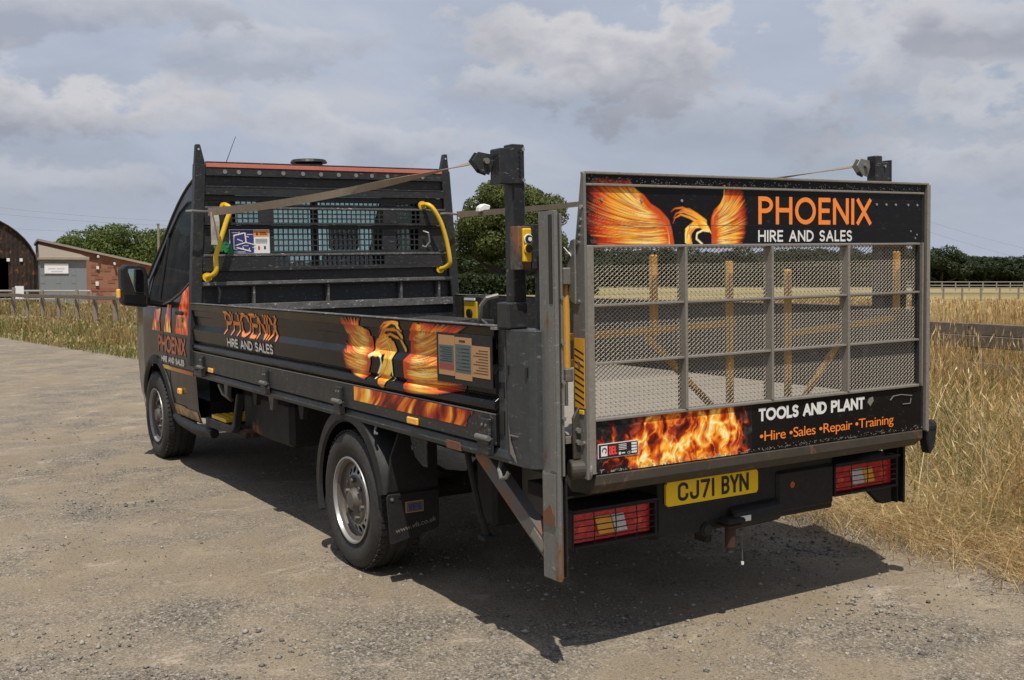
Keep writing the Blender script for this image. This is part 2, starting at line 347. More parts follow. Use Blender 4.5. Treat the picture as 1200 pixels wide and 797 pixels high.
def wing(cv, root, ctrl, tip, n, w, rng, pal=None):
    n2 = int(n*1.5)
    for k in range(n2):
        s_ = (k+.5)/n2; a = lerp_poly(root, s_); c = lerp_poly(ctrl, s_); b = lerp_poly(tip, s_)
        b = np.asarray(a)+(np.asarray(b)-np.asarray(a))*(1+rng.normal(0, .035)); cv.stroke(bez(a, c, b, 13), w*np.concatenate([np.linspace(1.5, .80, 9), [.60, .40, .18, .02]]), [(.60,.07,.01), (.93,.36,.03), (.98,.56,.06), (.94,.34,.025), (.84,.15,.012), (.52,.035,.01), (.18,.010,.006)], soft=cv.res*1.6)
    for k in range(n*12):
        s_ = rng.random(); a = lerp_poly(root, s_); c = lerp_poly(ctrl, s_)+rng.normal(0, w*.5, 2); b = lerp_poly(tip, min(1, max(0, s_+rng.normal(0, .02))))
        t0 = rng.random()*.45; t1 = t0+.3+rng.random()*.5; P = bez(a, c, b, 15)[int(t0*14):int(min(1, t1)*14)+1]
        if len(P) < 3: continue
        z = rng.random(); near = (t0+t1)/2; z = z*(.66+1.0*near)
        col = [YEL, LY, YEL] if (z < .40 and near < .50) else ([ORA, YEL, ORA] if z < .50 else ([RED, ORA, RED] if z < .74 else [DRD, (.35,.03,.01), DRD]))
        m = len(P); ww = w*(.04+.13*rng.random())*np.sin(np.linspace(.15, PI-.1, m))
        cv.stroke(P, ww, col, alpha=.62)
def head(cv, S_, crest, neck, inner, w, rng, nk=1.35):
    for P in crest:
        P = np.array([S_(*p) for p in P]); m = len(P)
        cv.stroke(P, w*np.linspace(.08, .52, m), [RED, ORA, (.95,.5,.06)], soft=cv.res*1.4)
    P = np.array([S_(*p) for p in neck]); cv.stroke(P, w*np.array([1.0]*len(P))*nk, [ORA, (.95,.45,.05), YEL, ORA])
    for k in range(26):
        i = rng.integers(0, len(P)-2); q = P[i:i+3]+rng.normal(0, w*.8, 2)
        cv.stroke(q, [0, w*.3, 0], [LY, YEL, ORA] if rng.random() < .6 else [RED, ORA, RED])
    Q = np.array([S_(*p) for p in inner]); cv.stroke(Q, w*.35, [LY, (1,.92,.6), LY])
# fractal noise for the flame print
def vnoise(U, V, seed):
    r = np.random.RandomState(seed); T = r.rand(64, 64); i = np.floor(U).astype(int); j = np.floor(V).astype(int); f = U-i; g = V-j
    f = f*f*(3-2*f); g = g*g*(3-2*g); a = T[i%64, j%64]; b = T[(i+1)%64, j%64]; c = T[i%64, (j+1)%64]; d = T[(i+1)%64, (j+1)%64]
    return a*(1-f)*(1-g)+b*f*(1-g)+c*(1-f)*g+d*f*g
def fbm(U, V, seed, o=4): return sum(vnoise(U*2**k, V*2**k, seed+k)/2**k for k in range(o))/sum(1/2**k for k in range(o))
def palette(x, stops):
    x = np.clip(x, 0, 1); ps = [p for p, _ in stops]; cs = np.array([c for _, c in stops]); return np.stack([np.interp(x, ps, cs[:, i]) for i in range(3)], -1)
FIRE = [(0, (.010,.010,.011)), (.22, (.05,.006,.006)), (.40, (.42,.035,.006)), (.58, (.85,.20,.015)), (.76, (.98,.50,.05)), (.9, (1,.78,.25)), (1, (1,.92,.6))]
# ---------------------------------------------------------------- stroke lettering (capitals of even line width)
def arc(cx, cy, rx, ry, a0, a1, n=14): return [(cx+rx*math.cos(rad(a0+(a1-a0)*i/n)), cy+ry*math.sin(rad(a0+(a1-a0)*i/n))) for i in range(n+1)]
G = {'P': (.50, [[(0,0),(0,1)], [(0,1),(.22,1)]+arc(.22,.74,.28,.26,90,-90)+[(0,.48)]]),
 'H': (.60, [[(0,0),(0,1)], [(.6,0),(.6,1)], [(0,.52),(.6,.52)]]),
 'O': (.82, [arc(.41,.5,.41,.5,90,450,28)]),
 'E': (.42, [[(.42,1),(0,1),(0,0),(.42,0)], [(0,.52),(.38,.52)]]),
 'N': (.62, [[(0,0),(0,1),(.62,0),(.62,1)]]),
 'I': (.0, [[(0,0),(0,1)]]),
 'X': (.58, [[(0,0),(.58,1)], [(0,1),(.58,0)]]),
 'R': (.50, [[(0,0),(0,1)], [(0,1),(.2,1)]+arc(.2,.74,.27,.26,90,-90)+[(0,.48)], [(.2,.48),(.50,0)]]),
 'A': (.64, [[(0,0),(.32,1),(.64,0)], [(.12,.34),(.52,.34)]]),
 'D': (.60, [[(0,0),(0,1),(.16,1)]+arc(.16,.5,.44,.5,90,-90)+[(0,0)]]),
 'S': (.44, [arc(.22,.75,.21,.25,35,270,14)+arc(.22,.25,.22,.25,90,-145,14)]),
 'L': (.36, [[(0,1),(0,0),(.36,0)]]),
 'T': (.50, [[(0,1),(.5,1)], [(.25,1),(.25,0)]]),
 'C': (.50, [[(.5,.74)]+arc(.25,.75,.25,.25,0,180,8)+arc(.25,.25,.25,.25,180,360,8)+[(.5,.26)]]),
 'J': (.42, [[(.42,1),(.42,.22)]+arc(.21,.22,.21,.22,0,-180,8)+[(0,.3)]]),
 '7': (.46, [[(0,1),(.46,1),(.14,0)]]), '1': (.0, [[(0,0),(0,1)]]),
 'B': (.48, [[(0,0),(0,1),(.26,1)]+arc(.26,.76,.2,.24,90,-90,8)+[(0,.52)], [(.26,.52)]+arc(.26,.26,.22,.26,90,-90,8)+[(0,0)]]),
 'Y': (.54, [[(0,1),(.27,.45),(.54,1)], [(.27,.45),(.27,0)]]), 'V': (.5, [[(0,1),(.25,0),(.5,1)]]), 'F': (.4, [[(0,0),(0,1),(.4,1)], [(0,.5),(.33,.5)]]),
 ' ': (.22, [])}
def layout(txt, x0, z0, wid, h, t, gap=.2):
    tot = max(1e-6, sum(G[c][0] for c in txt)+gap*(len(txt)-1)); sx = (wid-t)/tot; x = x0+t/2; res = []
    for c in txt:
        w, ss = G[c]
        for s in ss: res.append([(x+px*sx, z0+t/2+pz*(h-t)) for px, pz in s])
        x += (w+gap)*sx
    return res
def stroke_text(name, txt, x0, z0, wid, h, t, fn, mat, parent, gap=.2):
    tot = sum(G[c][0] for c in txt)+gap*(len(txt)-1); sx_ = (wid-t)/tot; x = x0
    for c in txt:
        if G[c][1]: letter_mesh('plate_character' if 'plate' in name else 'letter', c, x, z0, G[c][0]*sx_+t, h, t, fn, mat, parent)
        x += (G[c][0]+gap)*sx_
def letter_mesh(name, txt, x0, z0, wid, h, t, fn, mat, parent, gap=.2):
    mb = MB(); k = 0
    PP = []
    for P in layout(txt, x0, z0, wid, h, t, gap):
        cur = [P[0]]; cutA = False
        for i in range(1, len(P)):
            cur.append(P[i])
            if i < len(P)-1:
                a_ = (Vector(P[i])-Vector(P[i-1])); b_ = (Vector(P[i+1])-Vector(P[i]))
                if a_.length > 1e-5 and b_.length > 1e-5 and a_.normalized().dot(b_.normalized()) < -.2: PP.append((cur, cutA, True)); cur = [P[i]]; cutA = True
        PP.append((cur, cutA, False))
    for P, cA, cB in PP:
        pts = [Vector(P[0])]
        for p in P[1:]:
            if (Vector(p)-pts[-1]).length > 1e-5: pts.append(Vector(p))
        closed = (pts[0]-pts[-1]).length < 1e-5 and len(pts) > 4
        if closed: pts = pts[:-1]
        n = len(pts); Lp = []; Rp = []
        for i, p in enumerate(pts):
            a = pts[i-1] if (i > 0 or closed) else None; b = pts[(i+1)%n] if (i < n-1 or closed) else None
            d1 = (p-a).normalized() if a is not None and (p-a).length > 1e-7 else None; d2 = (b-p).normalized() if b is not None and (b-p).length > 1e-7 else None
            if d1 is None: d1 = d2
            if d2 is None: d2 = d1
            n1 = Vector((-d1.y, d1.x)); n2 = Vector((-d2.y, d2.x)); m = n1+n2
            m = m.normalized() if m.length > .1 else n1
            s = t/2/max(.62, m.dot(n1)); q = p
            if a is None: q = p-d1*(t*(.36 if cA else .5))
            if b is None: q = p+d2*(t*(.36 if cB else .5))
            Lp.append(q+m*s); Rp.append(q-m*s)
        k += 1; off = .0001*(k % 4)
        vs = [fn(q.x, q.y, off) for q in Lp+Rp]; fs = [(i, (i+1)%n, n+(i+1)%n, n+i) for i in range(n if closed else n-1)]
        mb.add(vs, fs)
    return mb.build(name, mat, parent)
def font_text(name, txt, h, wid, mtx, mat, parent, spacing=1.0):
    c = bpy.data.curves.new(name, 'FONT'); c.body = txt; c.size = 1; c.space_character = spacing; c.resolution_u = 4
    o = bpy.data.objects.new(name, c); COL.objects.link(o); bpy.context.view_layer.update()
    dg = bpy.context.evaluated_depsgraph_get(); me = bpy.data.meshes.new_from_object(o.evaluated_get(dg)); bpy.data.objects.remove(o)
    xs = [v.co.x for v in me.vertices]; x0, x1 = min(xs), max(xs)
    for v in me.vertices: v.co = Vector(((v.co.x-x0)/(x1-x0)*wid, v.co.y*h/.7, 0))
    me.transform(mtx); me.materials.clear(); me.materials.append(mat)
    ob = bpy.data.objects.new(name, me); COL.objects.link(ob); ob.parent = parent; return ob
M_REAR = lambda x, z, y: Matrix(((1,0,0,x),(0,0,-1,y),(0,1,0,z),(0,0,0,1)))      # text facing the rear of the truck
# ================================================================ GROUND
def sstep(e0, e1, x): t = np.clip((x-e0)/(e1-e0), 0, 1); return t*t*(3-2*t)
TI = TRUCK
nrm = (R_tw @ Vector((0,0,1))); p0 = TRUCK @ Vector((0,0,0))
def gh(x, y):
    x = np.asarray(x, float); y = np.asarray(y, float); tilt = p0.z - (nrm.x*(x-p0.x)+nrm.y*(y-p0.y))/nrm.z
    r = np.hypot(x-0, y-1.5); w = 1-sstep(6, 26, r)
    v = verge(x, y)
    return tilt*w + .035*sstep(.0, 1.5, v)*1.0 + .02*np.sin(x*.9+1)*np.sin(y*.7)*sstep(0, 2, v)
VY = [-60,-12,-6,-.43,.5,1.5,5,10,16.3,26.6,40,60,110,200]; VX = [4.,2.2,1.5,1.15,1.2,1.35,1.4,1.35,1.18,.2,-2.6,-9,-32,-85]
def verge(x, y): return np.asarray(x)-np.interp(y, VY, VX)      # >0 : grass side, <0 : road side
def road_material():
    t = NT('worn_gravel_road')
    a = t.noise(.9, 6, .6, dist=.5); b = t.noise(2.6, 6, .62, dist=.7); g = t.noise(70, 3, .7); g2 = t.noise(190, 2, .6); far = t.noise(.25, 4, .6)
    vo = t.n('ShaderNodeTexVoronoi'); vo.inputs['Scale'].default_value = 96; t.l(t.co(), vo.inputs['Vector'])
    vo2 = t.n('ShaderNodeTexVoronoi'); vo2.inputs['Scale'].default_value = 190; t.l(t.co(), vo2.inputs['Vector'])
    base = t.mix(t.ramp(a, [(.38, 0), (.62, 1)]), (.205,.156,.100), (.192,.166,.132))
    base = t.mix(t.ramp(b, [(.46, 0), (.62, 1)]), base, (.285,.235,.170))                     # pale dusty patches
    base = t.mix(t.ramp(far, [(.35, 0), (.6, .8)]), base, (.245,.195,.132))
    st = t.mix(.85, base, vo2.outputs['Color'], 'OVERLAY'); bw = t.n('ShaderNodeRGBToBW'); t.l(vo.outputs['Color'], bw.inputs[0])
    stones = t.ramp(bw.outputs[0], [(.12, (.035,.032,.030)), (.42, (.155,.134,.110)), (.68, (.22,.195,.162)), (.93, (.47,.425,.36))])
    msk = t.ramp(t.mix(.5, t.noise(.62, 7, .62, dist=.4), t.noise(2.2, 6, .66)), [(.46, .10), (.58, .85)])
    c = t.mix(msk, t.mix(.55, base, t.mix(g2, base, t.mix(1, base, 1.5, 'MULTIPLY'))), stones)
    c = t.mix(t.ramp(g, [(.58, 0), (.68, .8)]), c, (.075,.066,.056)); c = t.mix(t.ramp(g2, [(.58, 0), (.68, .85)]), c, (.36,.32,.27)); g3 = t.noise(130, 2, .6, (1,1,1), 1.0); c = t.mix(t.ramp(g3, [(.56, 0), (.66, .7)]), c, (.06,.053,.045))
    pk = t.noise(2.2, 6, .7, (1,1.5,1), .8); pk2 = t.noise(40, 3, .7); c = t.mix(t.mix(1, t.ramp(pk, [(.57, 0), (.66, 1)]), t.ramp(pk2, [(.4, .1), (.6, .8)]), 'MULTIPLY'), c, (.42,.35,.28))
    t.base(c); t.set(rough=.93, spec=.25)
    h = t.mix(msk, t.mix(.5, g, g2), vo.outputs['Distance']); t.bump(t.mix(.25, h, b), .9, .016)
    return t.m
def field_material():
    t = NT('dry_field_soil'); a = t.noise(.06, 4, .6, (1,3,1)); b = t.noise(1.5, 6, .7); c_ = t.noise(.5, 5, .6, (1,1,1))
    c = t.mix(t.ramp(a, [(.4, 0), (.65, 1)]), (.36,.265,.125), (.42,.31,.15)); c = t.mix(t.ramp(b, [(.35, 0), (.8, .6)]), c, (.20,.15,.075))
    sp = t.n('ShaderNodeTexCoord'); geo = t.n('ShaderNodeVectorMath', operation='DISTANCE'); t.l(sp.outputs['Object'], geo.inputs[0]); geo.inputs[1].default_value = (0, 0, 0)
    mr = t.n('ShaderNodeMapRange'); t.l(geo.outputs['Value'], mr.inputs[0]); mr.inputs[1].default_value = 0; mr.inputs[2].default_value = 300
    green = t.ramp(mr.outputs[0], [(.245, 0), (.26, .55), (.31, .2), (.36, .75), (.46, .6), (.50, .1)])
    c = t.mix(green, c, t.mix(c_, (.10,.115,.03), (.24,.22,.08))); pale = t.ramp(mr.outputs[0], [(.50, 0), (.54, .35), (.8, .35)]); c = t.mix(pale, c, (.20,.19,.12))
    t.base(c); t.set(rough=.95, spec=.1); t.bump(b, .5, .05); return t.m
m_road = road_material(); m_field = field_material()
def sheet(name, xs, ys, mask, mat, dz=0.):
    X, Y = np.meshgrid(xs, ys, indexing='ij'); Z = gh(X, Y)+dz; idx = np.arange(X.size).reshape(X.shape)
    q = np.stack([idx[:-1,:-1], idx[1:,:-1], idx[1:,1:], idx[:-1,1:]], -1).reshape(-1, 4)
    if mask is not None:
        cxm = .25*(X[:-1,:-1]+X[1:,:-1]+X[1:,1:]+X[:-1,1:]).ravel(); cym = .25*(Y[:-1,:-1]+Y[1:,:-1]+Y[1:,1:]+Y[:-1,1:]).ravel(); q = q[mask(cxm, cym)]
    o = arr_mesh(name, np.stack([X, Y, Z], -1).reshape(-1, 3), q, mat); o['kind'] = 'structure'
    o.data.polygons.foreach_set('use_smooth', [True]*len(o.data.polygons)); return o
gx = np.unique(np.concatenate([np.linspace(-1500, -60, 14), np.linspace(-60, -12, 20), np.linspace(-12, 12, 81), np.linspace(12, 60, 20), np.linspace(60, 1500, 14)]))
gy = np.unique(np.concatenate([np.linspace(-1500, -60, 12), np.linspace(-60, -12, 16), np.linspace(-12, 40, 150), np.linspace(40, 120, 30), np.linspace(120, 1500, 14)]))
field = sheet('ground', gx, gy, None, m_field, -.012)
def road_sheet():
    ys = np.unique(np.concatenate([np.linspace(-40, -8, 20), np.linspace(-8, 12, 180), np.linspace(12, 60, 100), np.linspace(60, 200, 40)])); us = np.concatenate([np.linspace(0, 1.5, 14), np.linspace(1.6, 9, 40)])
    Y, U = np.meshgrid(ys, us, indexing='ij'); rag = .13*np.sin(Y*2.3)+.08*np.sin(Y*5.9+1)+.05*np.sin(Y*13.1)
    X = np.interp(Y, VY, VX)+rag*np.exp(-U*1.2)+.35*np.exp(-U*2)-U; Z = gh(X, Y)+.004+.006*np.sin(X*3.1+Y*1.7)*np.sin(Y*2.2-X)
    idx = np.arange(X.size).reshape(X.shape); q = np.stack([idx[:-1,:-1], idx[1:,:-1], idx[1:,1:], idx[:-1,1:]], -1).reshape(-1, 4)
    o = arr_mesh('road', np.stack([X, Y, Z], -1).reshape(-1, 3), q, m_road); o['kind'] = 'structure'
    o.data.polygons.foreach_set('use_smooth', [True]*len(o.data.polygons)); return o
road_sheet()
# ---- loose stones on the road
def pebbles():
    rng = np.random.RandomState(3); n = 13000
    base = np.array([(1,0,0),(-1,0,0),(0,1,0),(0,-1,0),(0,0,.7),(0,0,-.7)], float)
    tri = np.array([(0,2,4),(2,1,4),(1,3,4),(3,0,4),(2,0,5),(1,2,5),(3,1,5),(0,3,5)])
    x = rng.uniform(-4.5, 1.6, n*4); y = rng.uniform(-2.6, 9, n*4)
    cl = fbm(x*1.1+50, y*1.1+50, 11, 3); near = rng.rand(n*4) < np.clip(1.5-(y+2.5)/6, .10, 1)
    ok = (rng.rand(n*4) < np.clip((cl-.40)*6, .06, 1)) & near & (verge(x, y) < .25); x = x[ok][:n]; y = y[ok][:n]; n = len(x)
    s = np.clip(rng.lognormal(-5.2, .45, n), .002, .016); s[:10] = rng.uniform(.014, .026, 10)
    V = base[None]*s[:, None, None]*(.6+.8*rng.rand(n, 6, 1)); a = rng.rand(n)*6.28; ca, sa = np.cos(a)[:, None], np.sin(a)[:, None]
    P = np.stack([V[..., 0]*ca-V[..., 1]*sa+x[:, None], V[..., 0]*sa+V[..., 1]*ca+y[:, None], V[..., 2]+(gh(x, y)+.004+s*.15)[:, None]], -1)
    F_ = (tri[None]+6*np.arange(n)[:, None, None]).reshape(-1, 3)
    g = rng.uniform(.09, .33, n); c = np.stack([g, g*.92, g*.82], -1); c = np.repeat(c, 6, 0)
    t = NT('road_stone'); at = t.n('ShaderNodeVertexColor'); at.layer_name = 'paint'; t.base(at.outputs[0]); t.set(rough=.85)
    o = arr_mesh('gravel', P.reshape(-1, 3), F_, t.m, None, c); tag(o, 'loose grey gravel scattered over the dusty road surface', 'gravel', kind='stuff')
pebbles()
# ---- grass
def grass_mat(name):
    t = NT(name); at = t.n('ShaderNodeVertexColor'); at.layer_name = 'paint'; n_ = t.noise(30, 2); t.base(t.mix(.25, at.outputs[0], t.mix(1, at.outputs[0], n_, 'MULTIPLY')))
    t.set(rough=.7, spec=.2); tr = t.n('ShaderNodeBsdfTranslucent'); t.l(at.outputs[0], tr.inputs[0]); m = t.n('ShaderNodeMixShader'); m.inputs[0].default_value = .3
    t.l(t.b.outputs[0], m.inputs[1]); t.l(tr.outputs[0], m.inputs[2]); t.l(m.outputs[0], t.t.nodes['Material Output'].inputs[0]); return t.m
m_grass = grass_mat('dry_grass')
def green_spot(x, y): return np.clip(.9*np.exp(-(((x-2.05)/.28)**2+((y-.35)/.22)**2)), .04, .85)
def blades(name, x, y, h, lean, w, rng, green, label, head=.35, seg=3, tone=(.93,.98,1.22)):
    n = len(x); a = rng.rand(n)*2*PI; ld = rng.rand(n)*2*PI; z = gh(x, y)-.01
    wd = np.stack([np.cos(a), np.sin(a)], -1); le = np.stack([np.cos(ld), np.sin(ld)], -1)*(lean*h)[:, None]
    T = np.linspace(0, 1, seg+1); rows = []
    for t in T:
        c = np.stack([x, y], -1)+le*(t**1.8); zz = z+h*(t-.35*np.clip(lean, 0, 1.2)*t*t); ww = w*(1-.8*t)
        rows.append(np.concatenate([c-wd*ww[:, None], zz[:, None]], 1)); rows.append(np.concatenate([c+wd*ww[:, None], zz[:, None]], 1))
    V = np.stack(rows, 1); k = 2*(seg+1); f = np.array([(2*i, 2*i+1, 2*i+3, 2*i+2) for i in range(seg)])
    F_ = (f[None]+k*np.arange(n)[:, None, None]).reshape(-1, 4); V = V.reshape(-1, 3)
    t1 = rng.rand(n); patch = fbm(x*.8+90, y*.8+90, 21, 3)
    dry = palette(t1*.7+patch*.5-.1, [(0, (.17,.075,.025)), (.3, (.40,.235,.075)), (.65, (.62,.43,.16)), (1, (.82,.66,.36))])
    dry = dry*np.asarray(tone)*1.12; gr = palette(t1, [(0, (.07,.10,.02)), (1, (.20,.23,.06))]); isg = rng.rand(n) < green
    col = np.where(isg[:, None], gr, dry); C = np.repeat(col, k, 0)
    hd = rng.rand(n) < head; m = hd.sum()
    if m:      # seed heads
        tip = (rows[-1]+rows[-2])[hd]/2; prev = (rows[-3]+rows[-4])[hd]/2; d = tip-prev; d /= np.linalg.norm(d, axis=1)[:, None]+1e-9
        L_ = (.035+.05*rng.rand(m))[:, None]; s = np.concatenate([wd[hd], np.zeros((m, 1))], 1)*(w[hd]*1.9)[:, None]
        Q = np.stack([tip-d*L_*.3, tip+d*L_*.3+s, tip+d*L_, tip+d*L_*.3-s], 1).reshape(-1, 3)
        F_ = np.concatenate([F_, np.arange(4*m).reshape(-1, 4)+len(V)]); V = np.concatenate([V, Q]); C = np.concatenate([C, np.repeat(col[hd]*1.08, 4, 0)])
    o = arr_mesh(name, V, F_, m_grass, None, C); tag(o, label, 'grass', kind='stuff'); return o
FY_ = [-3, 3.5, 10, 18, 26.8, 36, 46, 58]; FX_ = [4.95, 5.58, 5.9, 5.1, 3.1, 1.3, -1.4, -5.5]
def grass_all():
    rng = np.random.RandomState(5)
    # tall standing grass right of the road
    n = 330000; x = rng.uniform(1.0, 8.5, n); y = rng.uniform(-3.2, 13, n); v = verge(x, y)
    dens = np.clip((v-.12)/.5, 0, 1)*np.clip(1.5-np.hypot(x+3.2, y+3.3)/13, .28, 1); ok = (rng.rand(n) < dens); x, y, v = x[ok], y[ok], v[ok]; n = len(x)
    tall = np.clip((v-.95)/.9, 0, 1)*np.clip(.35+1.3*fbm(x*.5+20, y*.5+20, 31, 3), .55, 1.15)
    h = (.09+.12*rng.rand(n))*(1-tall)+(.42+.46*rng.rand(n))*tall; lean = np.abs(rng.normal(.12, .16, n))*tall+(1-tall)*rng.uniform(.3, 1.9, n)
    gp = np.clip((fbm(x*.9+40, y*.9+40, 41, 3)-.56)*2.2, .015, .38)
    d = np.hypot(x+3.2, y+3.3); w = .0010+.00024*d*(.4+.6*rng.rand(n))
    blades('tall_grass', x, y, h, lean, w*.95, rng, gp, 'tall dry golden grass growing behind the truck and along the fence', .4)
    # flattened straw thatch at the road edge
    n = 90000; x = rng.uniform(1.0, 4.2, n); y = rng.uniform(-3.2, 7, n); v = verge(x, y); ok = (v > .0) & (rng.rand(n) < np.clip(v*2.2+.05, 0, 1)); x, y = x[ok], y[ok]; n = len(x)
    blades('straw_thatch', x, y, rng.uniform(.12, .30, n), rng.uniform(.9, 2.3, n), np.full(n, .0012)+.0012*rng.rand(n), rng, green_spot(x, y), 'matted pale straw lying flat at the right edge of the road', .05, 3, (.98,1.08,1.5))
    # long single stems leaning out over the verge
    n = 420; y = rng.uniform(-2.6, 6, n); x = np.interp(y, VY, VX)+rng.uniform(.35, 2.6, n)
    blades('long_stems', x, y, rng.uniform(.75, 1.15, n), np.abs(rng.normal(.45, .3, n)), np.full(n, .0022), rng, .03, 'long pale grass stems leaning out of the verge behind the truck', .9, 6, (1.05,1.12,1.4))
    # far verge to the left of the cab
    n = 110000; y = 11+51*rng.rand(n)**1.2; x = np.interp(y, VY, VX)+rng.uniform(.0, 7.0, n); v = verge(x, y); fx_ = x-np.interp(y, FY_, FX_); h = (.08+.08*rng.rand(n))+(v >= 1)*rng.uniform(.08, .26, n)*(fx_ < .2)+(fx_ > .3)*rng.uniform(.25, .6, n)
    gp = np.clip((fbm(x*.35+70, y*.35+70, 51, 3)-.44)*2.2, .05, .5)
    blades('roadside_grass', x, y, h, np.abs(rng.normal(.3, .2, n)), .004+.00028*y*(.3+.7*rng.rand(n)), rng, gp, 'tall faded grass with green weeds below the left fence', .25, 2, (.66,.74,.92))
    # field beyond the fence
    n = 60000; rr = 11+ (rng.rand(n)**1.6)*62; az = rng.uniform(.45, 1.2, n); x = -3.2+rr*np.sin(az); y = -3.3+rr*np.cos(az); ok = verge(x, y) > 6.0; x, y, rr = x[ok], y[ok], rr[ok]; n = len(x)
    blades('field_grass', x, y, rng.uniform(.16, .42, n), np.abs(rng.normal(.3, .2, n)), .002+.0006*rr*(.4+.6*rng.rand(n)), rng, .01, 'golden dry hay field stretching away beyond the wooden rail', .3, 2, (.85,.90,1.05))
grass_all()
# ---- trees
def leaf_mat(name, a, b):
    t = NT(name); n1 = t.noise(.9, 3, .6); n2 = t.noise(7, 2, .6); t.base(t.mix(t.ramp(n1, [(.35, 0), (.65, 1)]), a, b) if n2 is None else t.mix(.35, t.mix(t.ramp(n1, [(.35, 0), (.65, 1)]), a, b), t.mix(n2, a, b)))
    t.set(rough=.6, spec=.25); tr = t.n('ShaderNodeBsdfTranslucent'); tr.inputs[0].default_value = (*[c*1.2 for c in b], 1); m = t.n('ShaderNodeMixShader'); m.inputs[0].default_value = .2
    t.l(t.b.outputs[0], m.inputs[1]); t.l(tr.outputs[0], m.inputs[2]); t.l(m.outputs[0], t.t.nodes['Material Output'].inputs[0]); return t.m
m_oak = leaf_mat('oak_leaves', (.048,.062,.016), (.11,.13,.034)); m_wood = leaf_mat('wood_leaves', (.020,.032,.012), (.036,.050,.017)); m_bush = leaf_mat('bright_leaves', (.050,.075,.018), (.115,.145,.035))
m_bark = worn('bark', (.09,.07,.05), dirt=(.14,.12,.09), rough=.9, amt=.6, scale=5, bump=.8)
def crown_mesh(name, R, H, z0, nl, nq, size, rng, mat, flatb=.5):
    C = [];
    for i in range(nl):
        th = rng.rand()*2*PI; ph = rng.uniform(-.5, 1); rr = rng.uniform(.35, .82); C.append((R*rr*math.cos(th)*math.sqrt(max(.05, 1-ph*ph*.7)), R*rr*math.sin(th)*math.sqrt(max(.05, 1-ph*ph*.7)), z0+H*.5+H*.42*ph*rng.uniform(.7, 1)))
    C.append((0, 0, z0+H*.5)); C = np.array(C); rad_ = rng.uniform(.20, .40, len(C))*R*(26/max(nl, 26))**.42; rad_[-1] = .5*R
    k = rng.choice(len(C), nq, p=rad_**2/(rad_**2).sum()); d = rng.normal(0, 1, (nq, 3)); d /= np.linalg.norm(d, axis=1)[:, None]
    P = C[k]+d*(rad_[k]*rng.uniform(.72, 1.08, nq))[:, None]*np.array([1, 1, .8]); P[:, 2] = np.maximum(P[:, 2], z0*.6)
    nrm_ = d+rng.normal(0, .55, (nq, 3)); nrm_ /= np.linalg.norm(nrm_, axis=1)[:, None]; a = np.cross(nrm_, rng.normal(0, 1, (nq, 3))); a /= np.linalg.norm(a, axis=1)[:, None]; b = np.cross(nrm_, a)
    s = size*rng.uniform(.5, 1.3, nq)[:, None]; V = np.stack([P-a*s, P-b*s*.7, P+a*s, P+b*s*.7], 1).reshape(-1, 3)
    me_o = arr_mesh(name, V, np.arange(4*nq).reshape(-1, 4), mat); return me_o
def tree(name, loc, R, H, trunk_h, mat, seed, nl=26, nq=9000, size=.35, label='', group=None, shared=None):
    root = empty(name, loc=loc); tag(root, label, 'tree', group); rng = np.random.RandomState(seed)
    if shared is None:
        c = crown_mesh('crown', R, H-trunk_h, trunk_h, nl, nq, size, rng, mat); c.parent = root; mb = MB(); r0 = .035*H
        mb.tube([(0,0,-.3),(0.05*H*.2,0,trunk_h*.6),(0,.1,trunk_h*1.3),(.2,0,H*.7)], [r0*1.3, r0, r0*.8, r0*.2], 9)
        for i in range(7):
            th = rng.rand()*2*PI; zz = trunk_h*(.8+rng.rand()*.7); mb.tube([(0,0,zz),(math.cos(th)*R*.35,math.sin(th)*R*.35,zz+H*.13),(math.cos(th)*R*.7,math.sin(th)*R*.7,zz+H*.28)], [r0*.55, r0*.35, r0*.1], 6)
        t_ = mb.build('trunk', m_bark, root)
        return root, c.data, t_.data
    for nm, d in zip(('crown', 'trunk'), shared): o = bpy.data.objects.new(nm, d); COL.objects.link(o); o.parent = root
    return root, shared[0], shared[1]
def ground_at(px, depth): p = world_pt(px, 329, depth); return Vector((p.x, p.y, float(gh(p.x, p.y))))
tree('oak_tree', ground_at(604, 118), 7.3, 12.2, .9, m_oak, 12, nl=95, nq=60000, size=.16, label='big spreading oak tree rising behind the rear corner post of the truck')
sh = None; protos = []
WL = ['dark tree low behind the left foot of the big oak', 'dark tree low behind the right foot of the big oak', 'dark far tree between the left lift mast and the gate',
 'dark far tree behind the left half of the leftmost mesh column', 'dark far tree behind the right half of the leftmost mesh column', 'dark far tree behind the left part of the second mesh column', 'dark far tree behind the right part of the second mesh column',
 'dark far tree behind the left part of the third mesh column', 'dark far tree behind the right part of the third mesh column', 'dark far tree behind the divider before the last mesh column', 'dark far tree behind the middle of the rightmost mesh column', 'dark far tree behind the right upright of the gate',
 'tallest dark tree of the far wood just right of the tail lift gate', 'second dark tree of the far wood right of the gate, lower than the first', 'third dark tree of the far wood counted from the gate', 'fourth dark tree of the far wood counted from the gate', 'dark tree of the far wood cut by the right edge of the photo', 'dark far tree at the far right end of the wood']
